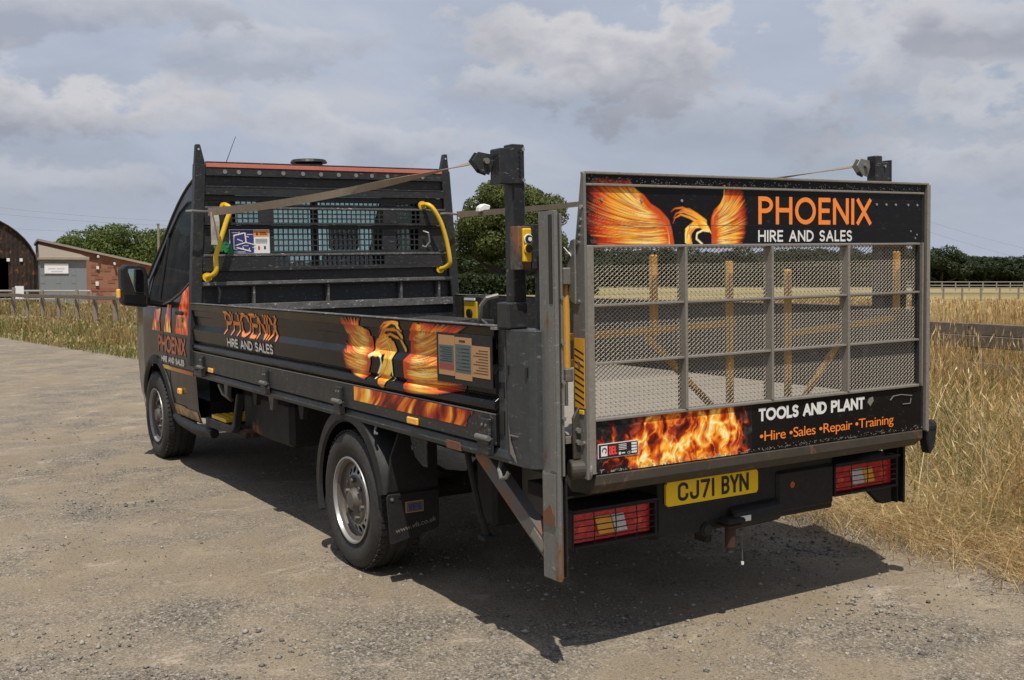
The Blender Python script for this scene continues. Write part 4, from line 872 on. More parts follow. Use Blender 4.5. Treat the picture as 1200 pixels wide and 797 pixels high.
MB().tube([(.755,HB-.03,1.775),(.785,HB-.06,1.76),(.795,HB-.06,1.69),(.765,HB-.05,1.65),(.745,HB-.03,1.66)], .008, 7).build('ring', m_galv, hbd)
# grab rails
for pts in ([(-.81,HB-.03,1.945),(-.815,HB-.085,1.952),(-.80,HB-.125,1.92),(-.835,HB-.13,1.83),(-.885,HB-.13,1.69),(-.915,HB-.13,1.59),(-.915,HB-.13,1.50),(-.935,HB-.10,1.465),(-.95,HB-.03,1.452)],
            [(.755,HB-.03,1.975),(.765,HB-.09,1.978),(.80,HB-.12,1.945),(.86,HB-.13,1.84),(.905,HB-.13,1.70),(.93,HB-.13,1.57),(.935,HB-.12,1.52),(.915,HB-.08,1.488),(.90,HB-.03,1.478)]):
    P = []
    for i in range(len(pts)-1):
        a, b = Vector(pts[i]), Vector(pts[i+1]); p0_ = Vector(pts[max(i-1,0)]); p3 = Vector(pts[min(i+2,len(pts)-1)])
        for k in range(4):
            t = k/4; P.append(.5*((2*a)+(b-p0_)*t+(2*p0_-5*a+4*b-p3)*t*t+(-p0_+3*a-3*b+p3)*t**3))
    P.append(Vector(pts[-1])); g = MB().tube(P, .0175, 12).build('grab_rail', m_yel, T_, smooth=True)
    for e in (pts[0], pts[-1]): MB().cyl(e, (e[0], e[1]+.012, e[2]), .034, 14).build('flange', m_yel, g)
# safety sticker
st = MB().box(-.777, -.482, HB-.008, HB-.0005, 1.616, 1.788).build('safety_sticker', m_white, T_)
MB().box(-.773, -.600, HB-.0092, HB-.008, 1.620, 1.784).build('sticker_panel', m_navy, st); MB().box(-.597, -.487, HB-.0092, HB-.008, 1.738, 1.783).build('sticker_panel', flat('orange_panel', (.75,.26,.04), .4), st)
d_ = MB(); Q = lambda a, b: (-.778+(a-60)*.000300, HB-.0105, 1.786-(b-140)*.000302)
for i, (a, b, w) in enumerate([((160,280),(430,215),.009),((165,270),(165,600),.010),((440,210),(460,440),.009),((180,520),(460,440),.007),((460,445),(690,500),.007),((165,590),(240,620),.008),((210,560),(570,650),.009),((295,180),(295,240),.006),((250,365),(380,420),.006),((470,300),(530,320),.005),((370,540),(400,600),.006),((540,570),(530,630),.006)]):
    p1, p2 = Vector(Q(*a)), Vector(Q(*b)); d_.beam(p1+Vector((0,-.00012*i,0)), p2+Vector((0,-.00012*i,0)), w, .001, (0,1,0))
for i, (x0_, x1_, y_) in enumerate([(115,265,210),(490,630,255),(390,520,520),(610,700,560),(120,440,668)]): a_ = Vector(Q(x0_, y_)); b_ = Vector(Q(x1_, y_)); d_.beam(a_, b_, .004, .001, (0,1,0))
d_.build('sticker_drawing', m_white, st)
d_ = MB(); d_.add([(-.585,HB-.0105,1.748),(-.565,HB-.0105,1.748),(-.575,HB-.0105,1.770)], [(0,1,2)]); d_.box(-.555,-.50,HB-.0106,HB-.0093,1.752,1.757); d_.box(-.555,-.51,HB-.0106,HB-.0093,1.763,1.768)
for k in range(4): d_.box(-.588,-.50,HB-.0095,HB-.0082,1.69+k*.009,1.692+k*.009)
d_.box(-.525,-.512,HB-.0095,HB-.0082,1.645,1.668); d_.build('sticker_symbols', m_black, st); MB().box(-.57,-.556,HB-.0095,HB-.0082,1.642,1.668).build('sticker_symbol', m_redp, st)
g = MB(); rg = random.Random(8)
for i in range(9):
    a = (-.895+.012*i, HB-.02-.004*(i % 3), 1.66+.03*rg.random()); g.beam(a, (a[0]+.05*rg.uniform(.2,1), HB-.03, a[2]-.07*rg.uniform(.3,1)), .022, .008, (0,1,0))
    g.beam(a, (a[0]+.06*rg.uniform(.2,1), HB-.03, a[2]+.03*rg.uniform(-.5,1)), .018, .008, (0,1,0))
g.build('green_rag', m_green, T_)
# ---- rear winch posts, control box, straps
for sg in (-1, 1):
    p = MB().box(sg*1.034, sg*.978, .195, .255, 1.262, 1.945).build('winch_post', m_char, T_, .004)
    bx = MB(); x0, x1 = (-1.102, -1.036) if sg < 0 else (.925, .976)
    bx.prism([(x0,1.795),(x1,1.795),(x1,1.930),(x0,1.925)], 1, .17, .24) if sg < 0 else None
    if sg < 0:
        b = bx.build('strap_winch_box', m_char, p, .004); MB().box(-1.034,-.985,.188,.194,1.80,1.93).build('slotted_plate', m_char, p, .001)
        k = MB()
        for q in range(6): k.cyl((-1.005,.184,1.83+q*.017), (-1.005,.188,1.83+q*.017), .004, 8)
        k.build('adjust_holes', m_black, p); k = MB()
        for z in (1.812, 1.925): k.cyl((-.990,.182,z), (-.990,.188,z), .007, 8)
        k.build('bolts', m_bolt, p)
        MB().box(-1.072,-.985,.175,.262,1.263,1.362).build('post_socket', m_char, p, .006)
        MB().cyl((-.955,.14,1.20), (-.955,.14,1.50), .019, 12).build('control_pipe', m_pillar, T_)
        MB().tube([(-1.01,.45,1.27),(-1.045,.44,1.29),(-1.06,.40,1.345),(-1.05,.37,1.375),(-1.01,.35,1.385)], .009, 8).build('grab_loop', m_galv, T_, smooth=True)
    else:
        MB().box(.930,.975,.19,.245,1.80,1.972).build('strap_winch_box', m_char, p, .004); MB().box(1.0345,1.045,.195,.25,1.80,1.955).build('slotted_plate', m_char, p, .001)
        MB().cyl((.99,.185,1.925), (.99,.196,1.925), .006, 8).build('bolt', m_bolt, p)
cb = MB().box(-1.008, -.935, .105, .172, 1.482, 1.648).build('control_box', m_char, T_, .004)
MB().box(-1.064, -1.009, .110, .170, 1.482, 1.640).build('control_bracket', worn('rust_edged_charcoal', (.04,.03,.026), rough=.6, amt=.5, rust=.3), cb, .002)
cp = MB().box(-1.052, -1.016, .094, .1095, 1.510, 1.632).build('control_panel', m_yel, cb, .004)
for z, r_, m_ in ((1.592, .0135, m_black), (1.558, .0135, m_black)):
    MB().cyl((-1.034,.094,z), (-1.034,.080,z), r_, 16).build('push_button', m_, cp); MB().lathe([(0,.0136),(0,.0175)], (0,0,0), 20)
    t = MB(); [t.tube([(-1.034+.0165*math.cos(a), .090, z+.0165*math.sin(a)) for a in np.linspace(0, 2*PI, 17)], .003, 6)]; t.build('button_ring', m_white if z > 1.58 else m_yel, cp)
MB().cyl((-1.034,.0795,1.592), (-1.034,.0775,1.592), .008, 12).build('button_mark', m_white, cp)
def world(o): o.matrix_world = TRUCK @ Matrix.Identity(4); return o
def strap(name, label, A, B, w0, w1, tail, sg):
    r = empty(name, TRUCK); tag(r, label, 'strap', 'load straps'); A = Vector(A); B = Vector(B); n = 30; vs = []; d = (B-A).normalized()
    side = d.cross(Vector((0,1,0))); side = Vector((0,0,1)) - d*d.z
    side.normalize(); nr = d.cross(side).normalized()
    for i in range(n+1):
        t = i/n; c = A.lerp(B, t)+Vector((0,0,-.03*4*t*(1-t))); ang = (max(0, (t-.62)/.38)**1.5)*2.6+.12*math.sin(t*5); ww = w0+(w1-w0)*t
        s = side*math.cos(ang)+nr*math.sin(ang); q = s.cross(d)
        for i1, i2 in ((-1,-1),(1,-1),(1,1),(-1,1)): vs.append(c+s*(i1*ww/2)+q*(i2*.0012))
    fs = [(4*i+k, 4*i+(k+1) % 4, 4*i+4+(k+1) % 4, 4*i+4+k) for i in range(n) for k in range(4)]
    MB().add(vs, fs).build('webbing', m_strap, r)
    # steel hook and rope loop at the headboard end
    MB().tube([A+Vector((-.16*abs(sg),-.02,.0)), A+Vector((-.12,-.03,.004)), A+Vector((-.03,-.01,0)), A], .009, 7).build('hook', m_galv, r)
    if tail:
        tv = []; x = A.x+.015
        for i in range(8):
            t = i/7; zc_ = A.z-.005-.225*t; tv += [(x-.024+.006*math.sin(t*4), A.y-.10-.01*math.sin(t*5), zc_), (x+.024+.006*math.sin(t*4), A.y-.10-.01*math.sin(t*5), zc_), (x+.024, A.y-.082, zc_), (x-.024, A.y-.082, zc_)]
        MB().add(tv, [(4*i+k, 4*i+(k+1) % 4, 4*i+4+(k+1) % 4, 4*i+4+k) for i in range(7) for k in range(4)]+[(0,1,2,3),(28,29,30,31)]).build('loose_tail', worn('pale_webbing', (.40,.37,.31), rough=.9, amt=.4), r)
    # ratchet plate at the post end
    e = Vector((.012, -.0, 0)); f_ = MB()
    for k in (-1, 1):
        yk = B.y+k*.014; f_.prism([(B.x-.055*1,B.z-.005),(B.x-.03,B.z+.028),(B.x+.03,B.z+.020),(B.x+.035,B.z-.01),(B.x+.015,B.z-.055),(B.x-.02,B.z-.045)], 1, yk-.002, yk+.002)
    f_.build('ratchet_plates', m_char if sg < 0 else m_galv, r, .001); MB().cyl((B.x,B.y-.03,B.z-.005), (B.x,B.y+.03,B.z-.005), .011, 10).build('ratchet_spool', m_galv, r)
    MB().tube([(B.x+.02,B.y,B.z+.0),(B.x+.045,B.y+.003,B.z+.012),(B.x+.07,B.y,B.z-.0)], .007, 6).build('link', m_galv, r); return r
strap('ratchet_strap', 'dusty grey strap stretched from the left headboard post to the left rear post', (-.955,4.36,1.905), (-1.135,.23,1.885), .055, .026, True, -1)
s2_ = strap('ratchet_strap', 'dusty strap stretched behind the tail lift gate to the right rear post', (1.02,4.38,1.905), (.885,.23,1.93), .045, .018, False, 1)
MB().prism([(.965,1.90),(1.06,1.915),(1.07,1.95),(1.01,1.965),(.97,1.94)], 1, 3.93, 3.99).build('knotted_end', m_white, s2_, .008)
# ---- tail lift masts and strut
for sg in (-1, 1):
    z0, z1 = (.362, 1.688); yy = 0.0 if sg < 0 else .155
    a, b = sg*1.023, sg*1.0
    mt_ = m_mast if sg < 0 else m_plast
    m_ = MB().box(a, a-sg*.007, -.058+yy, .034+yy, z0, z1).box(a, a-sg*.014, -.064+yy, -.0582+yy, z0, z1).box(a, b-sg*.01, .0342+yy, .040+yy, z0, z1).build('lift_mast', mt_, T_, .0015)
    if sg < 0: MB().box(-1.0262, -1.0232, -.056, -.018, .76, z1).build('lit_worn_strip', m_galv, m_, .001); MB().box(-.998, -.989, -.060, -.046, z0+.38, z1-.01).build('guide_edge', m_galv, m_, .001)  # lighter strip paints in the lit half of the mast face, with its scuffs
    MB().box(sg*.999, sg*.990, -.045+yy, .034+yy, z0+.0, z1-.02).build('guide_rail', m_strut if sg < 0 else m_plast, m_, .002)
    MB().box(sg*1.0155, sg*1.0, -.025+yy, .033+yy, z0, z1-.02).build('channel_shade_fill', m_black, m_)  # black fill stands for the shade inside the open channel
    if sg < 0:
        MB().box(-1.0275, -1.0232, -.05, .03, .56, .75).build('repair_plate', m_galv, m_, .001); MB().prism([(-.045,.562),(.025,.562),(.03,.60),(-.02,.64),(-.045,.60)], 0, -1.030, -1.0276).build('rust_patch', m_rust, m_)
        k = MB()
        for z in (.95, 1.08, 1.22, 1.38): k.cyl((-.994,-.0602,z), (-.994,-.068,z), .008, 8)
        MB().box(-1.0280, -1.0263, -.052, -.030, 1.36, 1.675).build('slot_shade_strip', m_black, m_)  # black strip laid on the web for the dark of an open slot
        k.build('bolts', m_galv, m_)
st_ = MB(); A, B = Vector((-1.03,.50,.765)), Vector((-1.005,-.02,.41)); st_.beam(A, B, .05, .006, (1,0,0)); st_.beam(A+Vector((-.025,0,0)), B+Vector((-.018,0,0)), .006, .06, (1,0,0)); st_.beam(A+Vector((.025,0,.02)), B+Vector((.03,0,.02)), .006, .05, (1,0,0))
so = MB()
# channel strut: web faces outwards, flanges inwards
dd = (B-A).normalized(); up_ = Vector((1,0,0)).cross(dd).normalized()
so.beam(A, B, .062, .005, (1,0,0)); so.beam(A+up_*.031+Vector((.02,0,0)), B+up_*.031+Vector((.02,0,0)), .005, .045, (1,0,0)); so.beam(A-up_*.031+Vector((.02,0,0)), B-up_*.031+Vector((.02,0,0)), .005, .045, (1,0,0))
so = so.build('mast_strut', m_strut, T_, .001)
MB().prism([(-.03,.385),(.05,.455),(.10,.50),(.04,.49),(-.03,.43)], 0, -1.014, -1.009).build('weld_plate', m_rust, so)
MB().beam(A.lerp(B,.72)+Vector((-.004,0,0)), A.lerp(B,.86)+Vector((-.004,0,0)), .04, .003, (1,0,0)).build('bare_patch', m_gbar, so)
MB().beam((1.03,.62,.765), (1.01,.16,.41), .06, .03, (1,0,0)).build('mast_strut', m_plast, T_, .002)
# yellow guard rails behind the gate
yg = MB(); yb = .10
for x, z0, z1 in [(-.452,1.21,1.53),(-.056,.86,1.50),(.275,.86,1.46),(.615,1.05,1.54),(.965,.97,1.53),(-.93,.98,1.42)]: yg.box(x-.0135, x+.0135, yb-.013, yb+.013, z0, z1)
yg.beam((-.93,yb+.001,1.225), (-.03,yb+.001,1.245), .026, .027, (0,0,1)); yg.beam((.265,yb+.001,1.185), (.97,yb+.001,1.225), .026, .027)
yg.beam((-.49,yb+.003,1.215), (-.12,yb+.003,.88), .024, .024); yg.beam((.60,yb+.003,1.14), (.35,yb+.003,.88), .024, .024); yg.box(-.93,-.72,yb-.014,yb+.016,1.115,1.143)
yg.build('yellow_guard_frame', m_yelr, T_, .004)
# left carriage: clamp, links and pivot
cl = MB().box(-.962, -.905, -.03, .03, 1.425, 1.487).build('clamp_block', m_galv, T_, .004)
MB().cyl((-.935,0,1.125), (-.935,0,1.424), .0135, 12).build('yellow_guard_tube', m_yelr, T_)
MB().box(-.952,-.918,-.02,.02,1.075,1.124).build('tube_socket', m_galv, T_, .004)
k = MB(); 
for q in range(3): k.tube([(-.955+.004*q,-.02,1.56-.01*q),(-.935+.008*q,-.035,1.53),(-.915+.006*q,-.03,1.49)], .0025, 5)
k.build('thin_cables', m_white, T_)
pl = MB(); pl.prism([(-.958,.95),(-.935,.985),(-.90,.985),(-.885,.955),(-.885,.905),(-.905,.86),(-.905,.80),(-.955,.80)], 1, -.068, -.056); pl = pl.build('hinge_plate', m_beam, T_, .003)
k = MB()
for x, z in ((-.94,.905),(-.915,.915),(-.94,.862),(-.893,.895),(-.893,.852),(-.91,.975)): k.cyl((x,-.0685,z), (x,-.080,z), .010, 8)
k.build('bolts', m_galv, pl)
MB().prism([(-.903,.93),(-.893,.945),(-.878,.94),(-.874,.80),(-.903,.79)], 1, -.085, -.0690).build('link_bar', m_gbar, pl, .003)
MB().cyl((-.965,-.05,.762), (-.905,-.07,.762), .036, 20).build('pivot_pin', m_beam, T_, .004); MB().cyl((-.9045,-.07,.762), (-.892,-.074,.762), .041, 20).build('pivot_washer', m_gbar, T_, .003)
MB().cyl((-.953,-.02,.99), (-.953,-.02,1.075), .007, 8).build('latch_rod', m_strut, T_)
MB().box(-.986,-.978,-.058,.03,.37,.73).build('carriage_leg', m_plast, T_, .003)
# ---- the gate
gate = MB(); gy = -.090
gp = MB().prism([(-.108,1.818),(-.090,1.824),(-.035,1.50),(-.025,.98),(-.035,.735),(-.108,.728)], 0, -.926, -.915).build('gate_frame', m_galv, T_, .002)
MB().prism([(-.108,1.818),(-.090,1.824),(-.035,1.50),(-.025,.98),(-.035,.735),(-.108,.728)], 0, .922, .933).build('side_channel', m_gbar, gp, .002)
MB().box(-.9145, -.885, gy-.017, gy+.03, .745, 1.5645).build('upright', m_gbar, gp, .002)
MB().box(.868, .8835, gy-.002, gy+.03, .935, 1.5645).build('upright', m_plast, gp, .002); MB().box(.884, .8915, gy-.016, gy+.03, .935, 1.5645).build('upright', m_gbar, gp, .001); MB().box(.892, .9105, gy-.004, gy+.03, .74, 1.815).build('upright', m_plast, gp, .002); MB().box(.911, .9215, gy-.018, gy+.03, .735, 1.815).build('upright', m_gbar, gp, .001)
MB().box(-.9145, .9215, gy-.018, gy+.02, 1.8155, 1.825).build('top_rail', m_gbar, gp, .002)
MB().box(-.9145, .8975, gy-.012, gy-.0012, 1.7745, 1.7835).build('raised_lip', m_gbar, gp, .002)
MB().box(-.884, .8675, gy-.016, gy+.03, 1.5555, 1.5645).build('cross_rail', m_gbar, gp, .002)
MB().box(-.884, .8675, gy-.016, gy+.03, .934, .945).build('cross_rail', m_gbar, gp, .002)
band_p = MB().box(-.9145, .8975, gy-.001, gy+.012, 1.5655, 1.8150).build('upper_panel', m_vinyl, gp); low_p = MB().box(-.884, .8975, gy-.004, gy+.012, .742, .933).build('lower_panel', m_vinyl, gp)
MB().box(-.9145,.8975, gy-.0018, gy-.001, 1.636, 1.6375).build('panel_seam', m_plast, gp)
k = MB()
for x in (-.84,-.66,-.47,.60,.66,.72,.80,.86): k.cyl((x,gy-.001,1.728), (x,gy-.006,1.728), .0055, 8)
for x,z in ((.86,1.60),(.82,1.615),(.85,1.585)): k.cyl((x,gy-.001,z), (x,gy-.004,z), .004, 8)
k.build('panel_screws', m_bolt, gp)
for x in (-.462, -.018, .417):
    MB().box(x-.006, x+.006, gy-.020, gy+.030, .9455, 1.555).build('divider', m_gbar, gp, .0015)
for z in (1.350, 1.141):
    for a, b in ((-.884,-.4685),(-.4555,-.0245),(-.0115,.4105),(.4235,.8675)): MB().box(a, b, gy-.014, gy+.028, z-.004, z+.004).build('shelf_bar', m_gbar, gp, .001)
def expanded(name, x0, x1, z0, z1, y, parent):
    px, pz = .043, .0163; vs = []; fs = []; b = 0; rng = np.random.RandomState(1)
    nx = int((x1-x0)/(px/2)); nz = int((z1-z0)/pz); V = []; t = .0014; dy = .0026
    for j in range(nz+1):
        for s in (1, -1):       # two mirrored zigzags make the row of diamonds
            zc = z0+j*pz+pz/2
            xs = x0+np.arange(nx+1)*(x1-x0)/nx; zz = zc+s*np.where(np.arange(nx+1) % 2 == 0, -pz/2, pz/2); m = (zz > z0-1e-4) & (zz < z1+1e-4)
            for q in range(nx+1):
                zq = min(max(zz[q], z0), z1); yy = y+(dy if s > 0 else -dy)*(1 if q % 2 else -1)*.5
                V += [(xs[q], yy-.0012, zq-t), (xs[q], yy+.0012, zq-t*.2), (xs[q], yy+.0012, zq+t), (xs[q], yy-.0012, zq+t*.2)]
            for q in range(nx):
                for k in range(4): fs.append((b+4*q+k, b+4*q+(k+1) % 4, b+4*q+4+(k+1) % 4, b+4*q+4+k))
            b += 4*(nx+1)
    o = arr_mesh(name, V, fs, m_mesh, parent); return o
cols_ = [(-.884,-.468),(-.456,-.024),(-.012,.411),(.423,.868)]; rows_ = [(.946,1.136),(1.146,1.345),(1.355,1.554)]
for a, b in cols_:
    for c, d in rows_: expanded('mesh_panel', a, b, c, d, gy+.012, gp)
# hinge straps and hazard tape on the gate's left edge
MB().prism([(-.060,1.355),(-.030,1.365),(-.012,1.40),(-.006,1.45),(-.010,1.53),(-.030,1.585),(-.060,1.59)], 0, -.935, -.9265).build('end_plate', m_galv, gp, .003)
k = MB()
for y, z in ((-.095,1.70),(-.085,1.655),(-.080,1.63),(-.075,1.60),(-.072,1.575),(-.07,1.365),(-.09,.86),(-.075,1.145)): k.cyl((-.926,y,z), (-.934,y,z), .008, 8)
k.build('bolts', m_bolt, gp)
hz = MB().box(-.929, -.9262, -.100, -.040, .985, 1.235).build('hazard_tape', flat('orange_yellow_tape', (.62,.30,.02), .5), gp)
k = MB()
for i in range(9): z = .992+i*.023; k.add([(-.9296,-.098,z),(-.9296,-.042,z+.018),(-.9296,-.042,z+.024),(-.9296,-.098,z+.006)], [(0,1,2,3)])
k.build('hazard_stripes', m_black, hz)
MB().box(-.9305,-.926,-.095,-.065,.962,.978).build('yellow_cap', m_yel, gp, .002)
# gate prints
RF = lambda off: (lambda u, v: np.stack([u, np.full_like(u, gy-off), v], -1))
def S5(cx_, cy_): return (-.931+cx_*.000716, 1.834-.000516*cy_)
rng = np.random.default_rng(11)
cv = Canvas(-.912, -.105, 1.5665, 1.8145, .0028); P5 = lambda l: [S5(*p) for p in l]
wing(cv, P5([(560,520),(545,430),(530,370),(480,310),(420,270),(370,200)]), P5([(330,530),(330,460),(330,400),(300,320),(290,230),(300,140)]), P5([(100,522),(55,440),(45,370),(48,300),(40,200),(50,110),(110,60),(210,60),(310,60)]), 34, .016, rng)
cv.stroke(P5([(365,190),(420,265),(500,320),(540,380),(558,450),(562,520)]), .003, [ORA, RED, (.95,.45,.1)])
wing(cv, P5([(885,520),(885,460),(880,400),(880,340),(900,290)]), P5([(980,520),(1010,440),(1000,380),(1000,280),(960,220)]), P5([(1070,522),(1095,430),(1098,330),(1095,220),(1070,85),(960,85)]), 26, .015, rng)
cv.stroke(P5([(945,90),(940,170),(905,260),(862,318),(862,370),(878,420)]), .003, [YEL, ORA, RED])
head(cv, S5, [[(575,285),(600,262),(650,255),(710,285),(780,330)],[(590,330),(610,295),(660,285),(720,310),(790,350)],[(588,365),(600,330),(640,305),(700,325),(760,360)],[(640,255),(700,265),(750,300),(810,350)],[(600,310),(650,270),(720,290),(790,340)]],
     [(800,370),(730,380),(695,420),(690,470),(700,530)], [(830,425),(790,418),(750,440),(745,480),(785,518)], .010, rng)
for P, w in (([(790,360),(825,400),(848,440)], .008), ([(770,380),(810,410),(835,425)], .009), ([(760,350),(800,365),(825,390)], .008)): cv.stroke(P5(P), [w, w*.7, w*.15], [ORA, YEL, LY])
cv.stroke(P5([(672,505),(672,440),(690,390)]), .003, [LY, LY, YEL])
cv.mesh('phoenix_print', m_artb, gp, RF(.0016))
c3 = Canvas(-.883, -.12, .7435, .9325, .0030); u, v = c3.U, c3.V; q = (v-.7435)/.189
wx = fbm(u*9+3, v*9, 1, 4)-.5; wy = fbm(u*9+30, v*9+9, 2, 4)-.5
r1 = 1-np.abs(2*fbm((u+wx*.10)*16, (v+wy*.10)*10, 15, 5)-1); r2 = 1-np.abs(2*fbm((u+wx*.16)*34+5, (v+wy*.16)*18, 25, 3)-1)
e = np.clip((u+.90)/.22, 0, 1)*np.clip((-.12-u)/.10, 0, 1); mid = np.exp(-((u+.47)/.22)**2)
f = (r1**3.4)*.62+(r2**5)*.34+mid*.10+.07-(1-e)*.75-.30*np.clip(q-.55, 0, 1)*(1-mid)+.12*(fbm(u*5, v*5, 44, 3)-.5)
c3.c = palette(f, FIRE); c3.a = np.ones_like(f)
spk = (fbm(u*90, v*90, 71, 2) > .66+.5*np.clip(q*3, 0, 1)); c3.c[spk] = (.30,.27,.26)
c3.mesh('fire_print', m_artb, gp, RF(.0052))
zf = lambda off: (lambda x, z, o: (x, gy-off-o, z))
stroke_text('lettering', 'PHOENIX', -.080, 1.642, .648, .109, .0178, zf(.0022), m_orange, gp, gap=.27)
stroke_text('lettering', 'HIRE AND SALES', -.081, 1.573, .532, .046, .0078, zf(.0022), m_white, gp, gap=.27)
stroke_text('lettering', 'TOOLS AND PLANT', -.084, .862, .612, .052, .0118, zf(.0052), m_white, gp, gap=.24)
font_text('lettering', '•Hire •Sales •Repair •Training', .040, .790, M_REAR(-.078, .782, gy-.0056), m_orange, gp, .92)
k = MB(); rg = random.Random(3)
for i in range(700):
    x = rg.uniform(-.9,.9); z = 1.787+abs(rg.gauss(0,.010)) if i % 2 else .744+abs(rg.gauss(0,.008)); s = rg.uniform(.001,.0045); y = gy-(.0022 if i % 2 else .0058)
    if z < 1.812: k.add([(x-s,y,z),(x,y,z-s*.6),(x+s*.9,y,z+s*.2),(x,y,z+s*.8)], [(0,1,2,3)])
k.add([(.545,gy-.0055,.888),(.565,gy-.0055,.870),(.585,gy-.0055,.892),(.580,gy-.0055,.910),(.555,gy-.0055,.905)], [(0,1,2,3,4)])
pc = k.build('chipped_paint', m_gbar, gp); pc['kind'] = 'stuff'
MB().tube([(.69,gy-.006,.885),(.71,gy-.006,.902),(.76,gy-.006,.905),(.83,gy-.006,.895)], .0025, 5).build('scratch', m_galv, gp); MB().tube([(.77,gy-.006,.862),(.82,gy-.006,.862),(.825,gy-.006,.885)], .0025, 5).build('scratch', m_galv, gp)
# maker's plate
bp = MB().box(-.872, -.690, gy-.0085, gy-.0056, .797, .850).build('maker_plate', m_white, gp)
MB().box(-.8695, -.6925, gy-.0095, gy-.0086, .7995, .8475).build('plate_field', m_black, bp)
k = MB().box(-.860,-.832, gy-.0105, gy-.0096, .805,.842); k.build('plate_emblem', m_white, bp); kk = MB().tube([(-.846+.009*math.cos(a), gy-.0112, .826+.009*math.sin(a)) for a in np.linspace(-1.2, 3.6, 11)], .0018, 5).build('plate_emblem_ring', m_black, bp)
MB().box(-.828,-.785, gy-.0105, gy-.0096, .805,.842).build('red_field', flat('dull_red_print', (.06,.006,.008), .4), bp)
stroke_text('lettering', 'BEL', -.825, .808, .036, .031, .0058, zf(.0110), flat('bright_red_print', (.85,.05,.06), .4), bp, gap=.22)
k = MB()
for i in range(4): k.box(-.780,-.745, gy-.0105, gy-.0096, .822+i*.006,.8240+i*.006)
k.box(-.780,-.772, gy-.0105, gy-.0096, .804,.814); k.box(-.768,-.752, gy-.0105, gy-.0096, .807,.811); k.build('small_print', m_white, bp)
k = MB(); 
for i in range(4): k.box(-.722,-.698, gy-.0105, gy-.0096, .805+i*.0105,.812+i*.0105)
k.build('white_boxes', m_white, bp); font_text('lettering', 'CE', .009, .014, M_REAR(-.741, .804, gy-.0100), m_white, bp)
# hinge beam under the gate
MB().prism([(-.100,.738),(-.100,.700),(-.060,.665),(.06,.655),(.10,.70),(.06,.738)], 0, -.885, .90).build('hinge_beam', m_beam, T_, .003)
MB().prism([(.92,.80),(.975,.76),(1.0,.73),(.985,.65),(.955,.62),(.93,.70)], 1, -.10, -.05).build('right_arm', m_plast, T_, .006); MB().cyl((.935,-.075,.745), (.99,-.075,.745), .03, 14).build('arm_pivot', m_plast, T_)
# ---- rear bumper, lamps, number plate, tow bar
bb = MB().prism([(.10,.655),(.10,.40),(.16,.385),(.30,.385),(.30,.655)], 0, -.44, .55).build('rear_crossbeam', m_plast, T_, .006)
MB().box(-.90, 1.0, .20, .34, .60, .655).build('crossbeam_top', m_under, T_, .004)
MB().box(.20,.545,.085,.26,.42,.60).build('bumper_box', m_plast, T_, .012); MB().box(-.46,.55,.07,.0995,.645,.655).build('beam_lip', m_galv, bb)
pt_ = MB(); x0, x1, z0, z1 = -.30, .215, .474, .582; R_ = .010
pt_ = MB().prism([(x0+R_,z0),(x1-R_,z0),(x1,z0+R_),(x1,z1-R_),(x1-R_,z1),(x0+R_,z1),(x0,z1-R_),(x0,z0+R_)], 1, .084, .0995)
